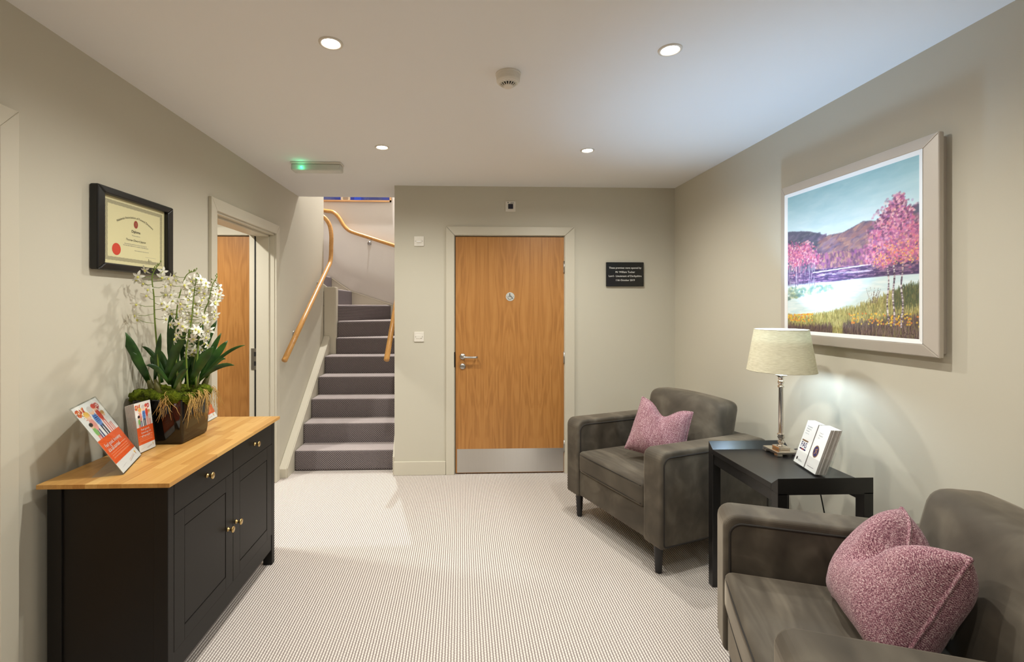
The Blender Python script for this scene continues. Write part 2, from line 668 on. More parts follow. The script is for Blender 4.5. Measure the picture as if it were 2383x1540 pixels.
def tag(o, label, cat, group=None):
    o['label'] = label
    o['category'] = cat
    if group:
        o['group'] = group
    return o


def thing(name, label, cat, loc=(0, 0, 0), rz=0.0, group=None):
    o = bpy.data.objects.new(name, None)
    o.empty_display_size = 0.1
    COL.objects.link(o)
    o.matrix_basis = Matrix.Translation(loc) @ Matrix.Rotation(rz, 4, 'Z')
    return tag(o, label, cat, group)


def struct_empty(name, loc=(0, 0, 0), label=None):
    o = bpy.data.objects.new(name, None)
    COL.objects.link(o)
    o.location = loc
    o['kind'] = 'structure'
    if label:
        o['label'] = label
    return o


def struct(name, mb, mat, label=None, bevel=None, smooth=False):
    o = part(name, mb, mat, bevel=bevel, smooth=smooth)
    o['kind'] = 'structure'
    if label:
        o['label'] = label
    return o


def frame_m(origin, right, up):
    """matrix taking local x to right, y to up, z to right x up"""
    r = Vector(right).normalized()
    u = Vector(up)
    u = (u - r * u.dot(r)).normalized()
    n = r.cross(u)
    m = Matrix((r, u, n)).transposed().to_4x4()
    m.translation = Vector(origin)
    return m


def text_mesh(body, width=None, height=None, mat=None, align='CENTER', bold=0.0, shear=0.0, arc=None, spacing=1.0):
    cu = bpy.data.curves.new('lettering', 'FONT')
    cu.body = body
    cu.align_x = align
    cu.align_y = 'CENTER'
    cu.size = 1.0
    cu.offset = bold
    cu.shear = shear
    cu.space_character = spacing
    cu.resolution_u = 3
    o = bpy.data.objects.new('lettering_tmp', cu)
    COL.objects.link(o)
    dg = bpy.context.evaluated_depsgraph_get()
    me = bpy.data.meshes.new_from_object(o.evaluated_get(dg))
    bpy.data.objects.remove(o)
    bpy.data.curves.remove(cu)
    n = len(me.vertices)
    co = np.empty(n * 3)
    me.vertices.foreach_get('co', co)
    co = co.reshape(-1, 3)
    if n:
        w0 = co[:, 0].max() - co[:, 0].min()
        h0 = co[:, 1].max() - co[:, 1].min()
        s = width / w0 if width else height / h0
        sy = height / h0 if (width and height) else s
        co[:, 0] *= s
        co[:, 1] *= sy
        if arc:
            th = co[:, 0] / arc
            rr = arc + co[:, 1]
            co[:, 0], co[:, 1] = rr * np.sin(th), rr * np.cos(th) - arc
    me.vertices.foreach_set('co', co.reshape(-1))
    me.materials.clear()
    me.materials.append(mat)
    me.update()
    return me


def text_part(name, body, parent, M4, xy, mat, z=0.0006, **kw):
    me = text_mesh(body, mat=mat, **kw)
    return link(name, me, parent, True, None, M4 @ Matrix.Translation((xy[0], xy[1], z)))


def flat(name, poly, parent, M4, mat, z=0.0005):
    mb = MB().add([(p[0], p[1], z) for p in poly], [tuple(range(len(poly)))])
    return part(name, mb, mat, parent, matrix=M4)


def ellipse(cx, cy, rx, ry, n=24, a0=0, a1=2 * PI):
    return [(cx + rx * math.cos(a0 + (a1 - a0) * i / n), cy + ry * math.sin(a0 + (a1 - a0) * i / n)) for i in range(n)]


def rect(x0, y0, x1, y1):
    return [(x0, y0), (x1, y0), (x1, y1), (x0, y1)]


class Paint:
    """paints print artwork into an array; sRGB 0-255, origin top left, unit coordinates"""
    def __init__(self, w, h, bg):
        self.w, self.h = w, h
        self.a = np.zeros((h, w, 3)) + np.array(bg, float)
        self.yy, self.xx = np.mgrid[0:h, 0:w]
        self.X = (self.xx + .5) / w
        self.Y = (self.yy + .5) / h

    def mask(self, m, col, op=1.0):
        m = np.clip(m, 0, 1)[..., None] * op
        self.a = self.a * (1 - m) + np.array(col, float) * m

    def rect(self, x0, y0, x1, y1, col, op=1):
        self.mask(((self.X >= x0) & (self.X < x1) & (self.Y >= y0) & (self.Y < y1)).astype(float), col, op)

    def dab(self, x, y, rx, ry, col, op=1.0, ang=0.0):
        R_ = max(rx, ry) * 1.2
        x0, x1 = int((x - R_) * self.w), int((x + R_) * self.w) + 2
        y0, y1 = int((y - R_) * self.h), int((y + R_) * self.h) + 2
        x0, y0, x1, y1 = max(0, x0), max(0, y0), min(self.w, x1), min(self.h, y1)
        if x1 <= x0 or y1 <= y0:
            return
        dx = self.X[y0:y1, x0:x1] - x
        dy = self.Y[y0:y1, x0:x1] - y
        c, s = math.cos(ang), math.sin(ang)
        d = ((dx * c + dy * s) / rx) ** 2 + ((-dx * s + dy * c) / ry) ** 2
        m = np.clip((1.15 - d) * 2.5, 0, 1)[..., None] * op
        self.a[y0:y1, x0:x1] = self.a[y0:y1, x0:x1] * (1 - m) + np.array(col, float) * m

    def line(self, p, q, wd, col, op=1.0):
        n = max(2, int(max(abs(p[0] - q[0]) * self.w, abs(p[1] - q[1]) * self.h)))
        for i in range(n + 1):
            t = i / n
            self.dab(p[0] + (q[0] - p[0]) * t, p[1] + (q[1] - p[1]) * t, wd, wd * self.w / self.h, col, op)

    def mesh(self, name, width, height, mat):
        h, w = self.h, self.w
        xs = np.linspace(-width / 2, width / 2, w)
        ys = np.linspace(height / 2, -height / 2, h)
        gx, gy = np.meshgrid(xs, ys)
        co = np.stack([gx, gy, np.zeros_like(gx)], -1).reshape(-1)
        me = bpy.data.meshes.new(name)
        me.vertices.add(w * h)
        me.vertices.foreach_set('co', co.astype(np.float32))
        idx = np.arange(w * h).reshape(h, w)
        q = np.stack([idx[1:, :-1], idx[1:, 1:], idx[:-1, 1:], idx[:-1, :-1]], -1).reshape(-1, 4)
        me.loops.add(q.size)
        me.polygons.add(len(q))
        me.loops.foreach_set('vertex_index', q.reshape(-1).astype(np.int32))
        me.polygons.foreach_set('loop_start', (np.arange(len(q)) * 4).astype(np.int32))
        me.polygons.foreach_set('loop_total', np.full(len(q), 4, np.int32))
        at = me.attributes.new('Col', 'FLOAT_COLOR', 'POINT')
        c = np.ones((h * w, 4))
        c[:, :3] = lin(np.clip(self.a.reshape(-1, 3), 0, 255))
        at.data.foreach_set('color', c.reshape(-1).astype(np.float32))
        me.materials.append(mat)
        me.update()
        me.validate()
        return me


def spot(name, loc, watt, color, size=2.3, blend=0.7, radius=0.035, parent=None):
    d = bpy.data.lights.new(name, 'SPOT')
    d.energy = watt
    d.color = color
    d.spot_size = size
    d.spot_blend = blend
    d.shadow_soft_size = radius
    o = bpy.data.objects.new(name, d)
    COL.objects.link(o)
    o.location = loc
    if parent:
        o.parent = parent
        o.matrix_parent_inverse = wm(parent).inverted()
    return o


# ================================================================== room shell
T = 0.15
struct('floor', MB().box(-3.2, XR + T, YN - T, YSB + T, -0.12, 0), M['carpet'], 'pale ribbed loop pile carpet')
LW = -1.685   # inner face of the left wall's lobby side
D2A, D2B, DH = 3.004, 3.945, 2.045
D3A, D3B = 0.68, 1.616
mb = MB()
mb.box(LW, XL, D2B, YWE, 0, ZST)
mb.box(LW, XL, D2A, D2B, DH, CZ + .3)
mb.box(LW, XL, D3B, D2A, 0, CZ + .3)
mb.box(LW, XL, D3A, D3B, DH, CZ + .3)
mb.box(LW, XL, YN - T, D3A, 0, CZ + .3)
struct('wall_left', mb, M['wall'])
struct('wall_right', MB().box(XR, XR + T, YN - T, YB + .1, 0, CZ + .3), M['wall'])
DA, DB, DT = -0.060, 0.900, 2.056       # back door opening
mb = MB()
mb.box(XSR, DA, YB, YB + .1, 0, CZ)
mb.box(DA, DB, YB, YB + .1, DT, CZ)
mb.box(DB, XR + T, YB, YB + .1, 0, CZ)
struct('wall_back', mb, M['wall'])
struct('wall_behind', MB().box(XL - T, XR + T, YN - T, YN, 0, CZ + .3), M['wall'])
mb = MB()
mb.box(XL, XR, YN, YB, CZ, CZ + .28)
mb.box(XL, XSR, YB, YS, CZ, CZ + .28)
mb.box(XSR, XR + T, YB, YB + .1, CZ, CZ + .28)
struct('ceiling', mb, M['ceiling'])
# stairwell shell
struct('wall_stairwell_right', MB().box(XSR, XSR + .1, YB + .1, YSB, 0, ZST), M['stairwall'])
struct('wall_stairwell_back', MB().box(-3.3, XSR + .1, YSB, YSB + T, 0, ZST), M['stairwall'])
struct('wall_stairwell_inner', MB().box(-3.3, LW, YWE - .1, YWE, 0, ZST), M['stairwall'])
struct('wall_stairwell_end', MB().box(-3.4, -3.3, YWE - .1, YSB, 0, ZST), M['stairwall'])
struct('wall_stairwell_front', MB().box(XL, XSR + .1, YS - .1, YS, CZ + .28, ZST), M['stairwall'])
struct('ceiling_stairwell', MB().box(-3.4, XSR + .1, YS - .1, YSB + T, ZST, ZST + .1), M['ceiling'])
# lobby seen through the open doorway
LBX, LBY = -3.0, 4.10
mb = MB()
mb.box(LBX, -2.745, LBY, LBY + .1, 0, CZ)
mb.box(-2.745, -1.797, LBY, LBY + .1, 2.05, CZ)
mb.box(-1.797, LW, LBY, LBY + .1, 0, CZ)
struct('wall_lobby_back', mb, M['wall'])
struct('wall_lobby_left', MB().box(LBX - .1, LBX, 0.2, LBY + .1, 0, CZ), M['wall'])
struct('wall_lobby_front', MB().box(LBX - .1, LW, 0.1, 0.2, 0, CZ), M['wall'])
struct('ceiling_lobby', MB().box(LBX - .1, LW, 0.1, LBY + .1, CZ, CZ + .1), M['ceiling'])

# baseboards
def base_profile(t, h=0.118):
    return [(0, 0), (t, 0), (t, h - .012), (t - .008, h), (0, h)]


mb = MB().box(XSR - .004, -.135, YB - .018, YB, 0, .118)
struct('baseboard_back_1', mb, M['trim'], bevel=(.004, 2))
struct('baseboard_back_2', MB().box(.985, XR, YB - .018, YB, 0, .118), M['trim'], bevel=(.004, 2))
struct('baseboard_right', MB().box(XR - .018, XR, YN, YB - .018, 0, .118), M['trim'], bevel=(.004, 2))
struct('baseboard_left', MB().box(XL, XL + .018, 1.69, 2.93, 0, .118), M['trim'], bevel=(.004, 2))


# ------------------------------------------------------------------ door casings
def casing_back():
    t = struct_empty('trim_1', (0, YB, 0), 'mitred cream architrave around the oak door')
    w0, w1, h0, h1 = -.133, .982, 2.06, 2.136
    a, b = DA - .002, DB - .004
    y0, y1 = YB - .02, YB
    part('casing', MB().prism([(w0, 0), (a, 0), (a, h0), (w0, h1)], y0, y1, 'y'), M['trim'], t, bevel=(.003, 2))
    part('casing', MB().prism([(b, 0), (w1, 0), (w1, h1), (b, h0)], y0, y1, 'y'), M['trim'], t, bevel=(.003, 2))
    part('casing', MB().prism([(w0 + .002, h1), (a + .001, h0 + .001), (b - .001, h0 + .001), (w1 - .002, h1)], y0, y1, 'y'), M['trim'], t, bevel=(.003, 2))
    part('lining', MB().box(DA - .002, DA + .004, YB, YB + .1, 0, DT), M['trim'], t)
    part('lining', MB().box(DB - .008, DB, YB - .002, YB + .1, 0, DT), M['trim'], t)


def casing_left(name, ya, yb, label, zt=DH):
    t = struct_empty(name, (XL, ya, 0), label)
    w = .068
    x0, x1 = XL, XL + .022
    part('casing', MB().prism([(ya - w, 0), (ya, 0), (ya, zt), (ya - w, zt + w + .008)], x0, x1, 'x'), M['trim'], t, bevel=(.003, 2))
    part('casing', MB().prism([(yb, 0), (yb + w, 0), (yb + w, zt + w + .008), (yb, zt)], x0, x1, 'x'), M['trim'], t, bevel=(.003, 2))
    part('casing', MB().prism([(ya, zt), (yb, zt), (yb + w, zt + w + .008), (ya - w, zt + w + .008)], x0, x1, 'x'), M['trim'], t, bevel=(.003, 2))
    xe = LW - .05
    part('lining', MB().box(xe, XL + .004, yb - .006, yb + .001, 0, zt), M['trim'], t)
    part('lining', MB().box(xe, XL + .004, ya - .001, ya + .006, 0, zt), M['trim'], t)
    part('lining', MB().box(xe, XL + .004, ya, yb, zt - .012, zt + .001), M['trim'], t)
    part('door_stop', MB().box(LW + .008, XL - .035, yb - .018, yb - .006, 0, zt - .012), M['trim'], t, bevel=(.002, 1))
    part('door_stop', MB().box(LW + .008, XL - .035, ya, yb, zt - .026, zt - .012), M['trim'], t, bevel=(.002, 1))
    return t


casing_back()
t2 = casing_left('trim_2', D2A, D2B, 'cream door lining and architrave of the open doorway')
part('door_seal', MB().box(LW - .009, LW + .003, D2B - .009, D2B - .005, 0, DH - .02), M['dark'], t2, label='black seal strip in the door lining')
sp_ = part('strike_plate', MB().box(LW - .035, LW + .010, D2B - .010, D2B - .0055, .93, 1.105), M['steel'], t2, label='steel lock keep')
for z0 in (.962, 1.04):
    part('keep_slot', MB().box(LW - .012, LW + .006, D2B - .0105, D2B - .009, z0, z0 + .036), M['dark'], sp_)
casing_left('trim_3', D3A, D3B, 'cream architrave at the edge of the room')
t = struct_empty('door_3', (XL - .07, D3A, 0), 'closed oak door beside the viewer')
part('leaf', MB().box(XL - .09, XL - .046, D3A + .008, D3B - .008, .008, DH - .014), M['frameoak'], t)

# ------------------------------------------------------------------ oak doors
d1 = struct_empty('door_1', (DA, YB, 0), 'flush oak veneer door with steel kick plate')
LA, LB_, LT = -.0505, .8905, 2.049
LY = YB - .002
part('leaf', MB().box(LA, LB_, LY, LY + .044, .010, LT), M['door'], d1)
part('shadow_gap', MB().box(DA, DB, YB + .05, YB + .06, 0, DT), M['dark'], d1)
part('kick_plate', MB().box(LA + .012, LB_ - .004, LY - .0018, LY, .014, .217), M['kick'], d1, label='brushed steel kick plate')
# lever handle
hx, hz = .010, 1.016
h = part('lever_handle', MB().lathe([(0.0, -.010), (.022, -.010), (.0255, -.006), (.0255, 0)], (hx, LY, hz), 28, 'y'), M['steel'], d1, smooth=True, label='steel lever handle on a round rose')
part('lever', MB().tube([(hx, LY - .008, hz), (hx, LY - .04, hz), (hx + .004, LY - .050, hz - .001), (hx + .014, LY - .055, hz - .002),
                         (hx + .105, LY - .055, hz - .003), (hx + .116, LY - .052, hz - .003), (hx + .122, LY - .042, hz - .003), (hx + .122, LY - .022, hz - .003)], .0095, 12), M['steel'], h, smooth=True)
lk = part('thumb_turn', MB().lathe([(0, -.010), (.022, -.010), (.0255, -.006), (.0255, 0)], (hx, LY, .931), 28, 'y'), M['steel'], d1, smooth=True, label='round steel lock escutcheon')
part('turn', MB().box(hx - .004, hx + .004, LY - .022, LY - .009, .923, .947), M['steel'], lk, bevel=(.002, 2))
part('lock_keep', MB().box(DA - .004, DA + .004, YB - .021, YB, .925, 1.055), M['dark'], d1)
for z in (1.79, 1.005, .235):
    hg = part('hinge', MB().box(LB_ - .006, LB_ + .006, LY - .004, LY + .002, z - .05, z + .05), M['steel'], d1)
    part('knuckle', MB().tube([(LB_ + .001, LY - .008, z - .05), (LB_ + .001, LY - .008, z + .05)], .0065, 10), M['steel'], hg, smooth=True)
# accessible toilet sign
sx, sz = .421, 1.532
sg = part('sign_disc', MB().lathe([(0, -.003), (.037, -.003), (.038, -.002), (.038, 0)], (sx, LY, sz), 40, 'y'), M['signsteel'], d1, label='round steel wheelchair symbol sign')
SM = frame_m((sx, LY - .003, sz), (1, 0, 0), (0, 0, 1))
flat('symbol', ellipse(-.003, .0235, .0048, .0048, 16), sg, SM, M['ink'])
mb = MB()


def stroke(pts, wd):
    m = MB()
    for p, q in zip(pts[:-1], pts[1:]):
        d = Vector((q[0] - p[0], q[1] - p[1]))
        n = Vector((-d.y, d.x)).normalized() * wd / 2
        e = d.normalized() * wd * .35
        m.add([(p[0] - e.x + n.x, p[1] - e.y + n.y, .0006), (p[0] - e.x - n.x, p[1] - e.y - n.y, .0006),
               (q[0] + e.x - n.x, q[1] + e.y - n.y, .0006), (q[0] + e.x + n.x, q[1] + e.y + n.y, .0006)], [(0, 1, 2, 3)])
    return m


part('symbol', stroke([(-.003, .018), (-.003, .000), (.0125, .000), (.0215, -.0165), (.024, -.0155)], .0050), M['ink'], sg, matrix=SM)
part('symbol', stroke([(-.003, .0085), (.008, .0085)], .004), M['ink'], sg, matrix=SM)
part('symbol', stroke([(-.003 + .0165 * math.cos(a), -.0075 + .0165 * math.sin(a)) for a in np.linspace(2.0, 2 * PI - .25, 26)], .0032), M['ink'], sg, matrix=SM)
for dx in (-.031, .031):
    flat('screw', ellipse(dx, 0, .0022, .0022, 10), sg, SM, M['ink'])

d2 = struct_empty('door_2', (-2.745, LBY, 0), 'oak door beyond the open doorway')
part('leaf', MB().box(-2.735, -1.807, LBY + .004, LBY + .048, .008, 2.043), M['door'], d2)
part('shadow_gap', MB().box(-2.745, -1.797, LBY + .05, LBY + .06, 0, 2.05), M['dark'], d2)
for (a, b, c, d) in ((-2.81, -2.742, 0, 2.12), (-1.80, -1.735, 0, 2.12)):
    part('casing', MB().box(a, b, LBY - .018, LBY, c, d), M['trim'], d2, bevel=(.003, 2))
part('casing', MB().box(-2.742, -1.80, LBY - .018, LBY, 2.052, 2.12), M['trim'], d2, bevel=(.003, 2))

# ================================================================== staircase
st = thing('staircase', 'grey carpeted staircase rising from the room and winding to the left', 'staircase', (-1.0, Y0, 0))
SXA = -1.468
XQ, YQ, XE = XSR - .003, YSB - .003, -3.297
XNR = -1.405   # newel right face
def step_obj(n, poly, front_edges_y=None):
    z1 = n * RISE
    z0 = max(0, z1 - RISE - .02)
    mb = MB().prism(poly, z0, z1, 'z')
    mb.mi[1] = 1  # top face takes the lighter copy, as if lit from above
    return part('step', mb, [M['shadedcarpet'], M['litcarpet']], st, bevel=(.022, 4))


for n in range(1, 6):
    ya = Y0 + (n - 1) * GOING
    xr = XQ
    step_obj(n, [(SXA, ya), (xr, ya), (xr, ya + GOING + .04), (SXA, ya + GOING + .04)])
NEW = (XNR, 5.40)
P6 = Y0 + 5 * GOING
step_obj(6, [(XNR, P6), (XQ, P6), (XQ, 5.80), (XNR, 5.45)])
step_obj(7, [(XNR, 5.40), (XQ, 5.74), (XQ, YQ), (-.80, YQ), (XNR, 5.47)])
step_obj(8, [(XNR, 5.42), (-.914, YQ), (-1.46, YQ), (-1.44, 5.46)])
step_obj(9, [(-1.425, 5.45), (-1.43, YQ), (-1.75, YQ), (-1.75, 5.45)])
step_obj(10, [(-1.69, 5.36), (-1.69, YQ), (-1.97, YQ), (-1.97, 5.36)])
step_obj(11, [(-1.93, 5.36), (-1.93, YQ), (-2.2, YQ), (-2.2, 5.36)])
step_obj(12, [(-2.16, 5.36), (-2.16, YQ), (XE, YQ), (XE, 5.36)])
# closed string on the left with capping
sl = .80
def zs(y): return .085 + (y - 4.05) * sl
ye = 5.34
part('string_board', MB().prism([(4.055, 0), (ye, 0), (ye, zs(ye) - .01), (4.055, zs(4.055) - .01)], SXA - .012, SXA, 'x'), M['trim'], st)
part('string_board', MB().prism([(4.04, 0), (ye, 0), (ye, zs(ye)), (4.04, zs(4.04))], XL + .002, SXA - .008, 'x'), M['trim'], st, bevel=(.003, 2))
part('newel_post', MB().box(-1.537, XNR - .012, YWE + .002, 5.45, .6, 1.665), M['trim'], st, bevel=(.003, 2))
part('newel_post', MB().box(-1.535, XNR, YWE + .008, 5.445, .6, 1.66), M['trim'], st, bevel=(.003, 2))
bp = [(-1.80, 1.83), (-1.679, 1.798), (-1.456, 1.641), (-.88, 1.45), (XQ, 1.27)]
part('wall_string', MB().prism([(-1.80, 1.2), (XQ, 1.0)] + list(reversed(bp)), YQ - .018, YQ, 'y'), M['trim'], st, bevel=(.004, 2))
cap = [(x, z + .002) for x, z in bp]
part('string_cap', MB().tube([(min(x, XQ - .016), YQ - .014, z) for x, z in cap], .009, 8), M['trim'], st, smooth=True)
part('wall_string', MB().prism([(4.10, 0), (5.35, .75), (5.35, 1.16), (4.2, .30), (4.10, .15)], XQ - .015, XQ, 'x'), M['trim'], st)
part('newel_trim', MB().prism([(-1.70, 1.80), (-1.53, 1.67), (-1.53, 1.60), (-1.70, 1.70)][::-1], 5.43, 5.45, 'y'), M['trim'], st)


def bez(pts, k=8):
    """Catmull-Rom through pts"""
    P = [Vector(p) for p in pts]
    P = [P[0] * 2 - P[1]] + P + [P[-1] * 2 - P[-2]]
    out = []
    for i in range(1, len(P) - 2):
        for j in range(k):
            t = j / k
            a, b, c, d = P[i - 1], P[i], P[i + 1], P[i + 2]
            out.append(.5 * ((2 * b) + (c - a) * t + (2 * a - 5 * b + 4 * c - d) * t * t + (3 * b - a - 3 * c + d) * t ** 3))
    out.append(P[-2])
    return out


def bracket(parent, rail_pt, wall_pt, nrm):
    r, w_ = Vector(rail_pt), Vector(wall_pt)
    b = part('bracket', MB().tube([w_, w_ + Vector(nrm) * .035, Vector((r.x, r.y, w_.z + .012)) * .6 + (w_ + Vector(nrm) * .035) * .4, r - Vector((0, 0, .02))], .006, 8), M['steel'], parent, smooth=True)
    ax = 'x' if abs(nrm[0]) > .5 else 'y'
    s = 1 if (nrm[0] + nrm[1]) > 0 else -1
    part('wall_rose', MB().lathe([(0.026, 0), (.026, .005 * s), (0, .008 * s)], w_, 20, ax), M['steel'], b, smooth=True)


hr = thing('handrail', 'round oak handrail on the left stair wall bending upright beside the newel post', 'handrail', (XL + .065, 4.0, .99))
pts = [(-1.475, 4.0, .999), (-1.475, 4.5, 1.345), (-1.475, 5.0, 1.685), (-1.475, 5.30, 1.888)]
pts2 = bez([(-1.475, 5.30, 1.888), (-1.472, 5.355, 1.935), (-1.470, 5.385, 2.01), (-1.470, 5.395, 2.12), (-1.470, 5.40, 2.25), (-1.49, 5.41, 2.36), (-1.54, 5.42, 2.44), (-1.62, 5.42, 2.50), (-1.72, 5.42, 2.56), (-2.1, 5.42, 2.86)], 6)
part('rail', MB().tube(pts + pts2[1:], .0235, 16), M['rail'], hr, smooth=True)
for y in (4.40, 5.12):
    z = .999 + (y - 4.0) * .683
    bracket(hr, (-1.475, y, z), (XL, y, z - .075), (1, 0, 0))
hr2 = thing('handrail', 'oak handrail half hidden behind the pier beside the switches', 'handrail', (XSR - .05, 3.99, 1.0))
part('rail', MB().tube([(-.628, 3.99, 1.0), (-.628, 5.2, 1.99)], .0235, 16), M['rail'], hr2, smooth=True)
for y in (4.35, 4.95):
    z = 1.0 + (y - 3.99) * .818
    bracket(hr2, (-.628, y, z), (XSR, y, z - .06), (-1, 0, 0))
hr3 = thing('handrail', 'wavy oak handrail on the rear stairwell wall under the blue picture', 'handrail', (-1.2, 6.19, 2.2))
pts3 = bez([(-2.1, 6.19, 2.73), (-1.773, 6.19, 2.684), (-1.663, 6.19, 2.666), (-1.59, 6.19, 2.60), (-1.535, 6.19, 2.51), (-1.485, 6.19, 2.452), (-1.41, 6.19, 2.408), (-1.194, 6.19, 2.338), (-.872, 6.19, 2.236), (-.62, 6.19, 2.155)], 8)
part('rail', MB().tube(pts3, .0245, 16), M['rail'], hr3, smooth=True)
bracket(hr3, (-1.17, 6.19, 2.33), (-1.205, YSB, 2.272), (0, -1, 0))

# blue picture on the rear stairwell wall
P = Paint(120, 90, (58, 66, 128))
for i in range(260):
    x, y = RNG.random(2)
    c = [(44, 52, 110), (78, 88, 150), (30, 44, 120), (90, 96, 140), (20, 40, 150)][RNG.integers(5)]
    P.dab(x, y, .05 + .08 * RNG.random(), .02 + .05 * RNG.random(), c, .5, RNG.random() * 3)
P.rect(.48, 0, .58, 1, (24, 72, 206), .8)
P.dab(.36, .95, .07, .12, (206, 188, 160))
P.dab(.36, .95, .04, .06, (150, 130, 110))
PW, PH = .93, .66
PM = frame_m((-1.385, YSB - .022, 2.812 + PH / 2), (1, 0, 0), (0, 0, 1))
pic = thing('framed_picture', 'blue picture in a thin oak frame high on the stairwell wall', 'picture', (-1.385, YSB, 2.812))
link('print', P.mesh('print', PW - .03, PH - .03, M['prints']), pic, True, None, PM)
for a, b, c, d in ((-PW / 2, PW / 2, -PH / 2, -PH / 2 + .02), (-PW / 2, PW / 2, PH / 2 - .02, PH / 2), (-PW / 2, -PW / 2 + .02, -PH / 2, PH / 2), (PW / 2 - .02, PW / 2, -PH / 2, PH / 2)):
    part('frame_rail', MB().box(a, b, c, d, -.021, .008), M['frameoak'], pic, matrix=PM)

# ================================================================== ceiling fittings
def downlight(x, y, z, label, watt, group='recessed ceiling downlights', seen=True, col=WARM, size=2.85):
    t = thing('downlight', label, 'downlight', (x, y, z), group=group)
    part('trim_ring', MB().lathe([(.047, 0), (.046, -.004), (.040, -.006), (.034, -.003), (.032, .0)], (x, y, z), 32, cap=False), M['white'], t, smooth=True)
    part('lens', MB().lathe([(0, -.0015), (.033, -.0015)], (x, y, z), 24, cap=False), M['downglow'], t)
    spot('light', (x, y, z - .012), watt, col, size, .85, .03, t)


downlight(-.513, 1.879, CZ, 'recessed downlight above the sideboard, nearest on that side', DOWNLIGHT_W)
downlight(.841, 1.876, CZ, 'large bright recessed downlight just beyond the smoke detector toward the painting', DOWNLIGHT_W)
downlight(-.517, 3.10, CZ, 'small recessed downlight beside the emergency light', DOWNLIGHT_W)
downlight(.836, 3.11, CZ, 'small recessed downlight in front of the oak door and plaque', DOWNLIGHT_W)
for x in (-.515, .84):
    for y in (.66, -.60):
        downlight(x, y, CZ, 'added fill downlight overhead outside the picture', REAR_FILL_W)  # unseen lamps added to even out the light in the room
downlight(-1.02, 6.03, ZST, 'recessed downlight high over the winding stairs, hidden above', STAIR_W, col=(1, .985, .95), size=2.0)
downlight(-2.2, 3.2, CZ, 'recessed downlight in the lobby beyond the doorway, hidden', LOBBY_W)

sd = thing('smoke_detector', 'round white smoke detector with dark vents on the ceiling', 'smoke detector', (.208, 2.10, CZ))
c = (.208, 2.10, CZ)
part('base', MB().lathe([(.056, 0), (.056, -.006), (.053, -.008), (.053, -.022), (.051, -.024)], c, 40), M['white'], sd, smooth=False)
part('housing', MB().lathe([(.052, -.022), (.052, -.034), (.046, -.041), (.040, -.043), (.034, -.047)], c, 40, cap=False), M['white'], sd)
part('grille', MB().lathe([(.034, -.046), (.021, -.055), (0, -.055)], c, 32, cap=False), M['dark'], sd)
for k in range(16):
    a = 2 * PI * k / 16
    p0 = Vector((c[0] + .039 * math.cos(a), c[1] + .039 * math.sin(a), c[2] - .0435))
    p1 = Vector((c[0] + .020 * math.cos(a), c[1] + .020 * math.sin(a), c[2] - .0565))
    part('rib', MB().tube([p0, p1], .0026, 6), M['white'], sd)
part('nose', MB().lathe([(.0225, -.052), (.0225, -.057), (.018, -.060), (0, -.060)], c, 28), M['white'], sd)

em = thing('emergency_light', 'slim ceiling emergency light with a glowing green indicator', 'emergency light', (-1.05, 3.47, CZ))
part('back_plate', MB().box(-1.225, -.865, 3.425, 3.525, CZ - .014, CZ), M['white'], em, bevel=(.006, 3))
part('diffuser', MB().box(-1.222, -.868, 3.430, 3.520, CZ - .062, CZ - .013), M['diffuser'], em, bevel=(.012, 4))
part('led', MB().ball((-1.145, 3.424, CZ - .040), .0058, 12, 8), M['led'], em, smooth=True)
ld = bpy.data.lights.new('led_light', 'POINT')
ld.energy = .05
ld.color = (.05, 1, .45)
ld.shadow_soft_size = .01
lo = bpy.data.objects.new('led_light', ld)
COL.objects.link(lo)
lo.location = (-1.145, 3.410, CZ - .050)
lo.parent = em
lo.matrix_parent_inverse = wm(em).inverted()

# ================================================================== wall plates on the back wall
def plate(name, label, cat, x, z, s=.086, group=None):
    t = thing(name, label, cat, (x, YB, z), group=group)
    part('face_plate', MB().box(x - s / 2, x + s / 2, YB - .010, YB, z - s / 2, z + s / 2), M['white'], t, bevel=(.004, 3))
    return t


p1 = plate('light_switch', 'white switch plate with raised rocker, upper of the two by the stairs', 'switch', -.365, 2.008)
part('rocker', MB().box(-.385, -.345, YB - .016, YB - .008, 1.994, 2.022), M['white'], p1, bevel=(.002, 2))
part('rocker_edge', MB().box(-.382, -.352, YB - .0175, YB - .015, 2.0, 2.006), M['framewhite'], p1)
p2 = plate('fused_spur', 'white fused outlet plate, lower of the two by the stairs', 'outlet', -.365, 1.187)
part('fuse_carrier', MB().box(-.391, -.339, YB - .0125, YB - .008, 1.171, 1.203), M['white'], p2, bevel=(.002, 2))
part('fuse_slot', MB().box(-.352, -.340, YB - .0128, YB - .0118, 1.174, 1.177), M['grey'], p2)
for pp, z in ((p1, 2.008), (p2, 1.187)):
    for dx in (-.030, .030):
        part('screw', MB().lathe([(0, -.0112), (.0028, -.0112), (.003, -.009)], (-.365 + dx, YB, z), 12, 'y'), M['grey'], pp)
p3 = plate('alarm_indicator', 'white call alarm plate with dark square lens above the oak door', 'alarm plate', .424, 2.312, .090)
part('lens', MB().box(.403, .446, YB - .0125, YB - .009, 2.291, 2.334), M['navy'], p3, bevel=(.001, 1))
PMx = frame_m((.424, YB - .0102, 2.312), (1, 0, 0), (0, 0, 1))
flat('print', ellipse(-.022, .034, .004, .005, 10), p3, PMx, M['ink'])
flat('print', rect(.002, .0325, .028, .036), p3, PMx, M['greyink'])
flat('print', rect(-.002, .0255, .028, .029), p3, PMx, M['greyink'])

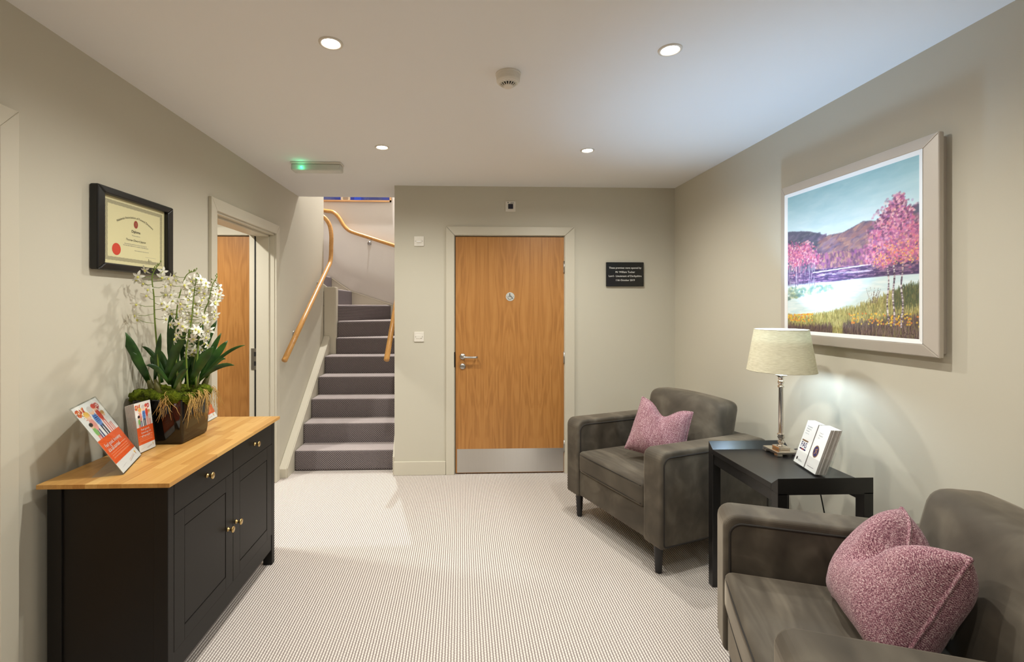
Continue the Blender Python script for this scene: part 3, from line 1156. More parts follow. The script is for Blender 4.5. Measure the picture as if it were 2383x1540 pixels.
# plaque
pq = thing('wall_plaque', 'black slate opening plaque with white lettering beside the oak door', 'plaque', (1.423, YB, 1.62))
part('slab', MB().box(1.258, 1.588, YB - .022, YB - .004, 1.622, 1.832), M['plaque'], pq, bevel=(.003, 2))
part('fixing', MB().box(1.30, 1.54, YB - .005, YB, 1.66, 1.80), M['dark'], pq)
QM = frame_m((1.423, YB - .0222, 1.727), (1, 0, 0), (0, 0, 1))
for body, wd, v in (('These premises were opened by', .285, 622.7), ('Mr William Tucker', .172, 632.4), ('Lord - Lieutenant of Derbyshire', .288, 641.8), ('11th October 2019', .166, 651.5)):
    z = 1.453 + (711.4 - v) / 269.3
    text_part('lettering', body, pq, QM, (0, z - 1.727), M['letter'], width=wd, bold=.008)

# ================================================================== framed diploma on the left wall
dp = thing('framed_diploma', 'cream diploma with red seal in a black frame above the orchid', 'picture', (XL, 2.27, 1.6))
yc, zc = 2.272, 1.784
DMx = frame_m((XL + .017, yc, zc), (0, 1, 0), (0, 0, 1))   # local x = +Y, y = up, z = +X
P = Paint(210, 150, (222, 214, 168))
w_, h_ = P.w, P.h
for (a, b) in ((.045, .085),):
    ry = .42 / .297
    bx = ((P.X > a) & (P.X < 1 - a) & (P.Y > a * ry) & (P.Y < 1 - a * ry)) & ~((P.X > b) & (P.X < 1 - b) & (P.Y > b * ry) & (P.Y < 1 - b * ry))
    ln = (((P.xx + P.yy) % 4 < 2) ^ ((P.xx - P.yy) % 6 < 3)).astype(float)
    P.mask(bx * (.25 + .6 * ln), (118, 112, 92))
link('certificate', P.mesh('certificate', .424, .300, M['prints']), dp, True, None, DMx)
text_part('lettering', 'National Association of Funeral Directors', dp, DMx, (0, .078), M['ink'], width=.255, arc=.24)
cr = flat('crest', ellipse(0, .048, .0125, .0165), dp, DMx, M['crimson'])
flat('crest_ring', ellipse(0, .048, .0145, .0185), dp, DMx, M['goldink'], .0003)
part('crest_lion', stroke([(-.004, .040), (0, .046), (-.003, .052), (.003, .056), (.002, .048), (.005, .042)], .002), M['goldink'], cr, matrix=DMx @ Matrix.Translation((0, 0, .0003)))
text_part('lettering', 'Diploma', dp, DMx, (0, .013), M['ink'], width=.058, bold=.012)
text_part('lettering', 'This is to certify that', dp, DMx, (0, -.006), M['greyink'], width=.056)
text_part('lettering', 'Thomas Edward Jepson', dp, DMx, (0, -.028), M['ink'], width=.135, shear=.3)
text_part('lettering', 'has passed the examination in Funeral Directing and', dp, DMx, (0, -.047), M['greyink'], width=.150)
text_part('lettering', 'has been duly registered as a member of the Association', dp, DMx, (.002, -.055), M['greyink'], width=.170)
text_part('lettering', 'Dated at Solihull this 1st day of July 2018', dp, DMx, (.040, -.074), M['greyink'], width=.098)
flat('seal', ellipse(-.125, -.080, .0265, .0265, 30), dp, DMx, M['redink'])
for z, wd in ((-.098, .078), (-.122, .078)):
    flat('signature_line', rect(.105 - wd / 2, z, .105 + wd / 2, z + .0008), dp, DMx, M['greyink'])
part('signature', stroke([(.085, -.116), (.090, -.104), (.092, -.118), (.096, -.110), (.100, -.116), (.104, -.110), (.110, -.114)], .0012), M['ink'], dp, matrix=DMx)
FW, FH, fb = .515, .356, .044
for poly in ([(-FW / 2, -FH / 2), (FW / 2, -FH / 2), (FW / 2 - fb, -FH / 2 + fb * .72), (-FW / 2 + fb, -FH / 2 + fb * .72)],
             [(-FW / 2, FH / 2), (-FW / 2 + fb, FH / 2 - fb * .72), (FW / 2 - fb, FH / 2 - fb * .72), (FW / 2, FH / 2)],
             [(-FW / 2, -FH / 2), (-FW / 2 + fb, -FH / 2 + fb * .72), (-FW / 2 + fb, FH / 2 - fb * .72), (-FW / 2, FH / 2)],
             [(FW / 2, -FH / 2), (FW / 2, FH / 2), (FW / 2 - fb, FH / 2 - fb * .72), (FW / 2 - fb, -FH / 2 + fb * .72)]):
    part('frame_rail', MB().prism(poly, -.016, .020, 'z'), M['frameblack'], dp, matrix=DMx, bevel=(.006, 3))

# ================================================================== painting on the right wall
def paint_landscape():
    P = Paint(330, 322, (176, 208, 216))
    X, Y = P.X, P.Y
    t = np.clip(Y / .34, 0, 1)[..., None]
    P.a = np.array((158, 200, 208.)) * (1 - t) + np.array((212, 230, 234.)) * t
    rnd = RNG.random
    for i in range(500):
        x, y = rnd(), rnd() * .34
        tt = min(1, y / .34 + (rnd() - .5) * .5)
        c = np.array((146, 190, 202)) * (1 - tt) + np.array((214, 230, 234)) * tt
        P.dab(x, y, .06 + .06 * rnd(), .012 + .02 * rnd(), c, .22, (rnd() - .5) * .5)

    def ridge(xs, ys):
        return np.interp(X[0], xs, ys)[None, :]
    n1 = np.cumsum(RNG.normal(0, .0012, P.w))[None, :] * .4
    r1 = ridge([0, .2, .37, .5, .65, .78, .92, 1], [.255, .285, .34, .345, .30, .32, .29, .27]) + n1
    P.mask(np.clip((Y - r1) * 120, 0, 1), (92, 92, 112))
    r2 = ridge([0, .3, .45, .65, .8, 1], [.33, .37, .35, .305, .33, .36])
    P.mask(np.clip((Y - r2) * 60, 0, 1) * (X > .3), (158, 118, 118))
    for i in range(1500):
        x = rnd()
        y = .30 + .27 * rnd()
        if y < np.interp(x, [0, .2, .37, .5, .65, .78, .92, 1], [.265, .295, .35, .355, .31, .33, .30, .28]):
            continue
        if x < .3:
            c = [(84, 84, 104), (70, 76, 92), (110, 100, 124), (120, 116, 128)][RNG.integers(4)]
        else:
            c = [(150, 108, 110), (172, 130, 120), (118, 96, 118), (140, 120, 150), (186, 150, 140), (98, 84, 110)][RNG.integers(6)]
        P.dab(x, y, .018 + .02 * rnd(), .006 + .010 * rnd(), c, .45, -.35 + .5 * (rnd() - .5))
    # middle trees
    for i in range(900):
        x = .28 + .42 * rnd()
        y = .47 + .10 * rnd()
        c = [(110, 78, 108), (150, 96, 130), (176, 130, 120), (198, 158, 130), (92, 68, 100), (164, 96, 150)][RNG.integers(6)]
        P.dab(x, y, .010, .016, c, .55)
    # far shore
    sh = (Y > .565) & (Y < .655)
    P.mask(sh.astype(float), (84, 66, 104))
    for i in range(700):
        x, y = rnd(), .565 + .09 * rnd()
        c = [(70, 56, 96), (112, 84, 130), (150, 120, 150), (60, 52, 84), (196, 150, 176)][RNG.integers(5)]
        P.dab(x, y, .022 * rnd() + .006, .004, c, .6)
    P.line((.25, .585), (.70, .567), .0035, (226, 220, 232))
    for i in range(40):
        x = .3 + .4 * rnd()
        P.dab(x, .60 + .01 * rnd(), .02, .003, (206, 190, 214), .6)
    # lake
    lt = np.interp(X[0], [0, .3, .6, .8, 1], [.665, .66, .645, .64, .64])[None, :]
    P.mask(np.clip((Y - lt) * 150, 0, 1), (208, 228, 232))
    for i in range(700):
        x, y = rnd(), .66 + .22 * rnd()
        P.dab(x, y, .05, .008, [(214, 232, 236), (226, 238, 240), (196, 220, 226), (236, 244, 244)][RNG.integers(4)], .4)
    for i in range(300):   # reflections of the trees on the far side
        x = .42 * rnd()
        y = .68 + .09 * rnd() * (1 - x * 1.6)
        P.dab(x, y, .014, .010, [(96, 124, 120), (120, 146, 136), (150, 160, 124), (206, 206, 160)][RNG.integers(4)], .5)
    # left trees
    pink = [(190, 96, 140), (216, 130, 160), (160, 80, 130), (230, 158, 170), (140, 76, 120), (206, 110, 120), (236, 190, 190)]
    for (lx_, ly_, lr, cnt_) in ((.05, .45, .085, 500), (.13, .43, .075, 420), (.20, .455, .08, 420), (.27, .50, .055, 220), (.10, .51, .075, 300), (.02, .39, .05, 160), (.19, .39, .04, 90)):
        for i in range(cnt_):
            a = rnd() * 6.28
            r = min(abs(RNG.normal(0, .55)), 1.2) * lr
            P.dab(lx_ + r * math.cos(a), ly_ + r * math.sin(a) * .95, .005 + .004 * rnd(), .005 + .004 * rnd(), pink[RNG.integers(7)], .6)
    for i in range(70):
        x = .01 + .26 * rnd()
        P.line((x, .53), (x + .004, .66 + .02 * rnd()), .0015, [(92, 66, 100), (206, 196, 206), (120, 96, 130)][RNG.integers(3)], .8)
    # foreground bank
    fg = np.interp(X[0], [0, .15, .3, .45, .6, .75, .88, 1], [.885, .90, .875, .85, .82, .77, .715, .69])[None, :]
    P.mask(np.clip((Y - fg) * 60, 0, 1), (120, 116, 74))
    for i in range(5200):
        x = rnd()
        f0 = np.interp(x, [0, .15, .3, .45, .6, .75, .88, 1], [.885, .90, .875, .85, .82, .77, .715, .69])
        y = f0 + (1.0 - f0) * rnd()
        d = (y - f0) / (1 - f0)
        if d > .55 and (x < .42 or x > .5):
            c = [(84, 62, 70), (104, 80, 82), (70, 54, 62), (128, 108, 98), (96, 84, 66)][RNG.integers(5)]
        elif x > .85 and d < .4:
            c = [(70, 84, 60), (90, 100, 64), (110, 106, 70), (60, 70, 56)][RNG.integers(4)]
        else:
            c = [(170, 162, 96), (140, 138, 84), (196, 186, 120), (112, 112, 70), (206, 196, 140), (150, 130, 76)][RNG.integers(6)]
        P.dab(x, y, .0026, .012 + .014 * rnd(), c, .65, (rnd() - .5) * .5)
    for i in range(240):
        x, y = RNG.choice([rnd() * .25, .55 + .45 * rnd()]), .86 + .07 * rnd()
        y = max(y, np.interp(x, [0, .45, .75, 1], [.89, .86, .80, .78]))
        P.dab(x, y, .006, .006, [(226, 180, 60), (236, 206, 90), (220, 130, 60)][RNG.integers(3)], .8)
    # big tree
    for tx, top_ in ((.815, .42), (.85, .45), (.90, .48)):
        for k in range(110):
            tt = k / 110
            y = top_ + (.94 - top_) * tt
            P.dab(tx + .005 * math.sin(k * .12 + tx * 40), y, .0055, .005, [(104, 84, 104), (226, 218, 222), (132, 114, 128), (76, 62, 78), (206, 196, 204)][RNG.integers(5)], .8)
    lobes = [(.86, .27, .075), (.80, .33, .08), (.92, .32, .08), (.76, .41, .085), (.86, .40, .10), (.96, .42, .08), (.73, .49, .07), (.82, .50, .08), (.92, .51, .085), (.985, .50, .06), (.88, .225, .04), (.70, .53, .04), (.79, .55, .05)]
    for i in range(6800):
        lx_, ly_, lr = lobes[RNG.integers(len(lobes))]
        a = rnd() * 6.28
        r = min(abs(RNG.normal(0, .52)), 1.15) * lr
        x, y = lx_ + r * math.cos(a), ly_ + r * math.sin(a)
        out_ = r > .8 * lr
        c = [(196, 112, 152), (220, 148, 174), (176, 96, 146), (232, 178, 188), (144, 84, 124), (206, 106, 138), (112, 70, 104), (218, 150, 142), (166, 112, 166)][RNG.integers(9)]
        if ly_ < .36 and rnd() < .3:
            c = [(92, 58, 90), (116, 74, 108), (240, 196, 196)][RNG.integers(3)]
        P.dab(x, y, .0055 + .005 * rnd(), .005 + .005 * rnd(), c, .35 if out_ else .7)
    for i in range(160):
        x, y = .72 + .28 * rnd(), .46 + .12 * rnd()
        P.dab(x, y, .005, .004, [(232, 150, 90), (236, 190, 120), (240, 110, 150)][RNG.integers(3)], .8)
    for k in range(14):
        x0 = .70 + .05 * rnd()
        P.line((x0, .80), (x0 + (rnd() - .5) * .08, .70 + .06 * rnd()), .0014, (110, 96, 90), .8)
    for k in range(40):
        x0 = .55 + .45 * rnd()
        P.line((x0, .99), (x0 + (rnd() - .5) * .05, .90), .0014, (150, 128, 120), .7)
    part_sig = [(.90, .975), (.915, .965), (.93, .978), (.945, .968), (.965, .975)]
    for p, q in zip(part_sig[:-1], part_sig[1:]):
        P.line(p, q, .0018, (50, 36, 40))
    return P


pt = thing('framed_painting', 'lakeside painting with pink trees in a wide silver frame', 'painting', (XR, 2.19, 1.25))
LM = frame_m((XR - .045, 2.19, 1.687), (0, -1, 0), (0, 0, 1))   # local x = -Y (rightwards for the viewer), z = -X
OW, OH, IW, IH = .900, .870, .790, .766
link('canvas', paint_landscape().mesh('canvas', IW - .03, IH - .03, M['canvas']), pt, True, None, LM @ Matrix.Translation((0, 0, .008)))


def mitred(parent, name, ow, oh, iw, ih, zo, zi, zb, mat, m4, bev=None):
    """four mitred rails; outer edge height zo, inner edge height zi, back zb"""
    o = [(-ow / 2, -oh / 2), (ow / 2, -oh / 2), (ow / 2, oh / 2), (-ow / 2, oh / 2)]
    i_ = [(-iw / 2, -ih / 2), (iw / 2, -ih / 2), (iw / 2, ih / 2), (-iw / 2, ih / 2)]
    for k in range(4):
        j = (k + 1) % 4
        vs = [(*o[k], zb), (*o[j], zb), (*i_[j], zb), (*i_[k], zb), (*o[k], zo), (*o[j], zo), (*i_[j], zi), (*i_[k], zi)]
        part(name, MB().add(vs, [(0, 3, 2, 1), (4, 5, 6, 7), (0, 1, 5, 4), (1, 2, 6, 5), (2, 3, 7, 6), (3, 0, 4, 7)]), mat, parent, matrix=m4, bevel=bev)


mitred(pt, 'frame_rail', OW, OH, IW + .004, IH + .004, .000, .014, -.020, M['framesilver'], LM, (.004, 2))
mitred(pt, 'back_frame', OW - .03, OH - .03, IW - .05, IH - .05, -.020, -.020, -.045, M['framesilver'], LM)
mitred(pt, 'fillet', IW + .004, IH + .004, IW - .032, IH - .032, .014, .009, -.010, M['framewhite'], LM)

# ================================================================== sideboard
sb = thing('sideboard', 'dark brown sideboard with two drawers, two doors and an oak top', 'sideboard', (-1.27, 2.22, 0))
BX0, BX1, BY0, BY1, ZT = -1.485, -1.0615, 1.752, 2.728, .820
ztb = ZT - .018
for (y0, y1) in ((BY0, BY0 + .036), (BY1 - .036, BY1)):
    for (x0, x1) in ((BX1 - .05, BX1), (BX0, BX0 + .05)):
        part('leg', MB().box(x0, x1, y0, y1, 0, ztb), M['black'], sb, bevel=(.002, 2))
part('side_panel', MB().box(BX0 + .05, BX1 - .05, BY0 + .008, BY0 + .024, .087, ztb), M['black'], sb)
part('side_panel', MB().box(BX0 + .05, BX1 - .05, BY1 - .024, BY1 - .008, .087, ztb), M['black'], sb)
part('back_panel', MB().box(BX0 + .006, BX0 + .014, BY0 + .03, BY1 - .03, .087, ztb), M['black'], sb)
part('bottom_rail', MB().box(BX1 - .025, BX1 - .003, BY0 + .036, BY1 - .036, .087, .170), M['black'], sb, bevel=(.002, 2))
part('bottom_board', MB().box(BX0 + .02, BX1 - .025, BY0 + .03, BY1 - .03, .150, .168), M['black'], sb)
yd = [BY0 + .0375, 2.239, 2.2415, BY1 - .0375]
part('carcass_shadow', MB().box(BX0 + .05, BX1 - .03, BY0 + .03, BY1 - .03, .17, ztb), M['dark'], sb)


def knob(parent, y, z):
    k = part('knob', MB().lathe([(.010, 0), (.010, .003), (.0055, .006), (.005, .013), (.008, .017), (.0135, .021), (.0145, .025), (.012, .0275), (0, .0285)], (BX1, y, z), 24, 'x'), M['brass'], parent, smooth=True)
    return k


for (y0, y1, ky) in ((yd[0], yd[1], 2.19), (yd[2], yd[3], 2.268)):
    dr = part('drawer', MB().box(BX1 - .022, BX1, y0, y1, .6815, ztb - .002), M['black'], sb, bevel=(.0015, 2))
    knob(dr, (y0 + y1) / 2, .745)
    do = part('door', MB().box(BX1 - .022, BX1 - .008, y0 + .06, y1 - .06, .233, .617), M['black'], sb)
    for (a, b, c_, d) in ((y0, y0 + .066, .1725, .679), (y1 - .066, y1, .1725, .679)):
        part('stile', MB().box(BX1 - .022, BX1, a, b, c_, d), M['black'], do, bevel=(.0012, 2))
    for (c_, d) in ((.1725, .230), (.612, .679)):
        part('rail', MB().box(BX1 - .022, BX1, y0 + .066, y1 - .066, c_, d), M['black'], do, bevel=(.0012, 2))
    part('panel', MB().box(BX1 - .012, BX1 - .0012, y0 + .069, y1 - .069, .233, .609), M['black'], do, bevel=(.0012, 2))
    knob(do, ky, .437)
# solid oak top laid up from staves
top = part('worktop', MB().box(-1.498, -1.042, 1.728, 2.750, ZT - .016, ZT - .0012), M['stave'], sb)
rows = 11
wr = .460 / rows
stv = {}
for r_ in range(rows):
    y = 1.726
    x0 = -1.500 + r_ * wr
    first = True
    while y < 2.752 - 1e-4:
        ln_ = random.choice([.18, .24, .30, .36])
        if first:
            ln_ *= random.uniform(.4, 1)
            first = False
        y1 = min(2.752, y + ln_)
        if 2.752 - y1 < .08:
            y1 = 2.752
        part('stave', MB().box(x0, x0 + wr - .0003, y, y1 - .0003, ZT - .015, ZT + random.uniform(-.0002, .0002)), M['stave'], top)
        y = y1

# ================================================================== things on the sideboard
def leaflet_art(w=90, h=170, big=True):
    P = Paint(w, h, (238, 236, 232))
    # branch with autumn leaves
    P.line((.02, .10), (.16, .12), .010, (96, 58, 50))
    P.line((.10, .11), (.22, .16), .008, (96, 58, 50))
    P.line((.12, .12), (.20, .08), .006, (96, 58, 50))
    for i in range(46):
        x, y = .04 + .30 * RNG.random(), .05 + .09 * RNG.random()
        P.dab(x, y, .022, .014, [(214, 78, 40), (230, 120, 50), (190, 54, 40), (236, 160, 90)][RNG.integers(4)], .9)
    for i in range(8):
        P.dab(.15 + .25 * RNG.random(), .15 + .09 * RNG.random(), .012, .008, (214, 96, 50))
    # badge
    P.dab(.83, .10, .085, .045, (178, 44, 44))
    P.dab(.80, .15, .02, .015, (178, 44, 44))
    P.line((.78, .09), (.88, .09), .008, (240, 220, 214))
    P.line((.78, .11), (.88, .11), .008, (240, 220, 214))
    # family
    skin = (240, 196, 164)

    def person(x, y, s, hair, top_, leg, legh=.13):
        P.dab(x, y + .075 * s, .055 * s, .065 * s, top_)
        for dx in (-.025, .025):
            P.rect(x + dx * s - .016 * s, y + .12 * s, x + dx * s + .016 * s, y + (.12 + legh) * s, leg)
            P.dab(x + dx * s + .01, y + (.125 + legh) * s, .022 * s, .008 * s, (60, 50, 60))
        P.dab(x, y, .055 * s, .034 * s, skin)
        P.dab(x, y - .014 * s, .058 * s, .024 * s, hair)
    person(.30, .17, 1.7, (236, 190, 92), (236, 160, 150), (70, 84, 130), .13)
    person(.52, .13, 1.8, (214, 206, 200), (96, 140, 206), (34, 38, 64), .13)
    person(.70, .11, 1.5, (214, 84, 70), (206, 74, 60), (232, 120, 110), .17)
    person(.84, .23, 1.2, (196, 150, 92), (230, 226, 220), (226, 150, 140), .12)
    person(.20, .30, 1.2, (40, 32, 36), (140, 190, 110), (236, 130, 120), .06)
    for k in range(4):
        P.line((.46, .21 + .025 * k), (.60, .21 + .025 * k), .006, (34, 46, 96))
    # orange block
    P.rect(0, .50, 1, .855, (236, 96, 40))
    P.rect(.08, .685, .92, .689, (250, 206, 176))
    for k in range(3):
        for j in range(22):
            x = .10 + .036 * j
            P.rect(x, .715 + .032 * k, x + .026, .728 + .032 * k, (250, 200, 172), .55)
    # logo
    P.line((.50, .955), (.78, .925), .008, (196, 180, 170))
    P.line((.50, .935), (.76, .91), .006, (226, 180, 160))
    P.dab(.86, .90, .03, .016, (240, 190, 80))
    P.dab(.86, .925, .018, .014, (186, 120, 100))
    P.line((.12, .94), (.34, .93), .006, (214, 208, 204))
    return P


def slanted(bl, br, lean_deg, hgt):
    b0, b1 = Vector(bl), Vector(br)
    e = (b1 - b0).normalized()
    n = Vector((e.y, -e.x, 0))
    a = math.radians(lean_deg)
    up = -n * math.sin(a) + Vector((0, 0, 1)) * math.cos(a)
    w = (b1 - b0).length
    m = frame_m((b0 + b1) / 2 + up * hgt / 2, e, up)
    return m, w


Z0 = ZT + .0012
art = leaflet_art(120, 170)
art_me = art.mesh('print', .236, .300, M['prints'])
m1, w1 = slanted((-1.262, 1.818, Z0 + .003), (-1.350, 2.050, Z0 + .003), 32, .302)


def leaflet_stand(label, m, w, h_, bl, br, artmesh, base_d=.10):
    t = thing('leaflet_stand', label, 'leaflet stand', ((bl[0] + br[0]) / 2, (bl[1] + br[1]) / 2, Z0), group='tilted leaflet stands on the sideboard')
    part('front_sheet', MB().box(-w / 2 - .002, w / 2 + .002, -h_ / 2, h_ / 2 + .002, .0012, .0030), M['acrylic'], t, matrix=m)
    part('back_sheet', MB().box(-w / 2 - .002, w / 2 + .002, -h_ / 2, h_ / 2 + .002, -.0045, -.0025), M['acrylic'], t, matrix=m)
    e = (Vector(br) - Vector(bl)).normalized()
    n = Vector((e.y, -e.x, 0))
    b0, b1 = Vector(bl), Vector(br)
    b0.z = b1.z = Z0 + .001
    q = [b0, b1, b1 - n * base_d, b0 - n * base_d]
    part('foot_sheet', MB().prism([(p.x, p.y) for p in q], Z0, Z0 + .002), M['acrylic'], t)
    pc = link('poster', artmesh, t, True, None, m @ Matrix.Diagonal((w / .236 * .985, h_ / .302 * .985, 1, 1)) @ Matrix.Translation((0, 0, -.0002)))
    part('card', MB().box(-w / 2 + .003, w / 2 - .003, -h_ / 2 + .003, h_ / 2 - .003, -.0018, -.0006), M['paper'], t, matrix=m)
    for body, y, wd in (('Feel good, knowing', -.030, .165), ("it's all sorted", -.051, .120)):
        me = text_mesh(body, width=wd * w / .236, mat=M['letter'], align='LEFT')
        link('lettering', me, t, True, None, m @ Matrix.Translation((-.095 * w / .236, y * h_ / .302, .0004)))
    return t


leaflet_stand('large tilted leaflet stand at the near end of the sideboard', m1, w1, .302, (-1.262, 1.818, Z0), (-1.350, 2.050, Z0), art_me)
m3, w3 = slanted((-1.366, 2.520, Z0 + .003), (-1.384, 2.740, Z0 + .003), 26, .21)
leaflet_stand('small tilted leaflet stand mostly hidden behind the flower pot', m3, w3, .21, (-1.366, 2.520, Z0), (-1.384, 2.740, Z0), art_me.copy(), .07)

# pocket with a stack of slim leaflets
m2, w2 = slanted((-1.370, 2.066, Z0 + .004), (-1.369, 2.168, Z0 + .004), 7, .21)
lp = thing('leaflet_holder', 'clear pocket holder packed with slim leaflets beside the pot', 'leaflet holder', (-1.40, 2.12, Z0))
part('front_panel', MB().box(-w2 / 2 - .004, w2 / 2 + .004, -.105, .045, .003, .005), M['acrylic'], lp, matrix=m2)
part('back_panel', MB().box(-w2 / 2 - .004, w2 / 2 + .004, -.105, .09, -.040, -.038), M['acrylic'], lp, matrix=m2)
part('side_panel', MB().box(-w2 / 2 - .006, -w2 / 2 - .004, -.105, .05, -.040, .005), M['acrylic'], lp, matrix=m2)
part('side_panel', MB().box(w2 / 2 + .004, w2 / 2 + .006, -.105, .05, -.040, .005), M['acrylic'], lp, matrix=m2)
sm_me = art.mesh('print', w2, .210, M['prints'])
for k in range(9):
    zz = .0015 - k * .0044
    lift = (.0034 - zz) * math.tan(math.radians(7))
    bk = part('leaflet', MB().box(-w2 / 2, w2 / 2, -.105 + lift, .105 - .0006 * k, zz - .0034, zz).edge_faces(), [M['paper'], M['paperedge']], matrix=m2)
    tag(bk, 'frontmost orange and white leaflet in the clear pocket holder' if k == 0 else 'slim white leaflet stacked in the pocket holder behind the front one', 'leaflet', 'leaflets in the sideboard pocket holder')
    if k == 0:
        link('print', sm_me, bk, True, None, m2 @ Matrix.Translation((0, 0, zz + .0004)))
        for body, y, wd in (('Feel good,', -.012, .052), ("knowing it's", -.026, .060), ('all sorted', -.040, .050)):
            link('lettering', text_mesh(body, width=wd, mat=M['letter'], align='LEFT'), bk, True, None, m2 @ Matrix.Translation((-.028, y, zz + .0009)))

# ------------------------------------------------------------------ orchid
OC = Vector((-1.378, 2.315, Z0))
orc = thing('potted_orchid', 'white orchid with mossy roots in a black glazed square pot', 'potted plant', OC)


def rounded_sq(hw, hd, r, n=6):
    out = []
    for cx_, cy_, a0 in ((hw - r, hd - r, 0), (-hw + r, hd - r, PI / 2), (-hw + r, -hd + r, PI), (hw - r, -hd + r, 1.5 * PI)):
        for i in range(n + 1):
            a = a0 + PI / 2 * i / n
            out.append((cx_ + r * math.cos(a), cy_ + r * math.sin(a)))
    return out


mb = MB()
lev = [(0, .098, .010), (.006, .104, .012), (.03, .108, .014), (.185, .114, .014), (.201, .115, .014), (.205, .111, .012), (.199, .106, .010), (.165, .104, .01)]
ring = []
for z, hw, r in lev:
    ring.append([(OC.x + p[0], OC.y + p[1] * 1.04, Z0 + z) for p in rounded_sq(hw, hw, r)])
nn = len(ring[0])
vs = [p for rg in ring for p in rg]
fs = [tuple(reversed(range(nn)))]
for i in range(len(ring) - 1):
    for k in range(nn):
        fs.append((i * nn + k, i * nn + (k + 1) % nn, (i + 1) * nn + (k + 1) % nn, (i + 1) * nn + k))
fs.append(tuple((len(ring) - 1) * nn + k for k in range(nn)))
mb.add(vs, fs)
po = part('pot', mb, M['pot'], orc, smooth=True)
md = po.modifiers.new('edges', 'EDGE_SPLIT')
md.split_angle = math.radians(35)
# moss mounds
for i in range(17):
    a = 2 * PI * i / 13 + RNG.normal(0, .15)
    rr = .106 if i < 13 else .045
    cx_, cy_ = OC.x + rr * max(-1, min(1, 1.25 * math.cos(a))), OC.y + rr * max(-1, min(1, 1.25 * math.sin(a)))
    s = RNG.uniform(.028, .042)
    if cx_ < OC.x + .03:
        cy_ = max(cy_, OC.y - .085)
    mb = MB().ball((cx_, cy_, Z0 + .207 + RNG.uniform(-.008, .012)), (s, s, s * .78), 18, 12)
    mb.v = [tuple(Vector(p) + Vector((math.sin(p[1] * 310 + p[2] * 190), math.sin(p[2] * 290 + p[0] * 170), math.sin(p[0] * 330 + p[1] * 150))) * .0048) for p in mb.v]
    part('moss', mb, M['moss'], orc, smooth=True)
part('moss', MB().ball((OC.x, OC.y, Z0 + .190), (.10, .10, .045), 20, 10), M['moss'], orc, smooth=True)
# hanging roots, in tufts
for (ax_, ay_, cnt, ln_) in ((.126, -.085, 20, .125), (.128, .020, 22, .13), (.126, .095, 14, .14), (.05, -.132, 18, .10), (.128, -.03, 10, .08)):
    tuft = MB()
    for k in range(cnt):
        p = Vector((OC.x + ax_ + RNG.normal(0, .006), OC.y + ay_ + RNG.normal(0, .010), Z0 + .222 + RNG.normal(0, .006)))
        out = Vector((1, 0, 0)) if ax_ > .1 else Vector((0, -1, 0))
        pts_ = [p]
        L_ = ln_ * RNG.uniform(.5, 1.25)
        side = Vector((out.y, out.x, 0))
        drift = RNG.normal(0, .35)
        for j in range(6):
            q = pts_[-1] + Vector((0, 0, -1)) * L_ / 6 * (1 if j > 0 else .3) + side * (drift * L_ / 6 + RNG.normal(0, .004)) + out * (.008 if j < 2 else RNG.normal(0, .002))
            pts_.append(q)
        tuft.tube(pts_, [.0013, .0013, .0012, .0011, .0010, .0008, .0005], 5)
    tf_ = part('root_tuft', tuft, M['root'], orc, smooth=True)
    tf_['kind'] = 'stuff'
# pseudobulbs
for (dx, dy, l_) in ((.05, -.06, .10), (.06, .05, .11), (-.03, -.05, .10), (-.02, .06, .10), (.02, 0, .12), (.08, .085, .10), (-.075, -.02, .12)):
    p = OC + Vector((dx, dy, .19))
    q = p + Vector((dx * .35, dy * .35, l_))
    part('pseudobulb', MB().tube([p, p.lerp(q, .3), p.lerp(q, .6), q], [.012, .016, .014, .006], 10), M['bulb'], orc, smooth=True)


def leaf(base, tip, width, droop=0.0, bend=(0, 0, 0), n=9):
    b, t_ = Vector(base), Vector(tip)
    mid = b.lerp(t_, .55) + Vector((0, 0, droop)) + Vector(bend)
    vs, fs = [], []
    view = Vector((0.35, -.9, .15))
    for i in range(n + 1):
        u = i / n
        p = b * (1 - u) ** 2 + mid * 2 * u * (1 - u) + t_ * u * u
        d = (mid - b) * 2 * (1 - u) + (t_ - mid) * 2 * u
        d.normalize()
        s = d.cross(view).normalized()
        nrm = s.cross(d).normalized()
        w = width * (.30 + .70 * math.sin(min(1, u * 1.25 + .05) * PI / 2)) * (1 - u ** 4) ** .9 if u < 1 else 0.0005
        vs += [p - s * w + nrm * w * .35, p - s * w * .02, p + s * w + nrm * w * .35]
    for i in range(n):
        a = i * 3
        fs += [(a, a + 1, a + 4, a + 3), (a + 1, a + 2, a + 5, a + 4)]
    o = part('leaf', MB().add(vs, fs), M['leaf'], orc, smooth=True)
    sd_ = o.modifiers.new('thick', 'SOLIDIFY')
    sd_.thickness = .0014
    return o


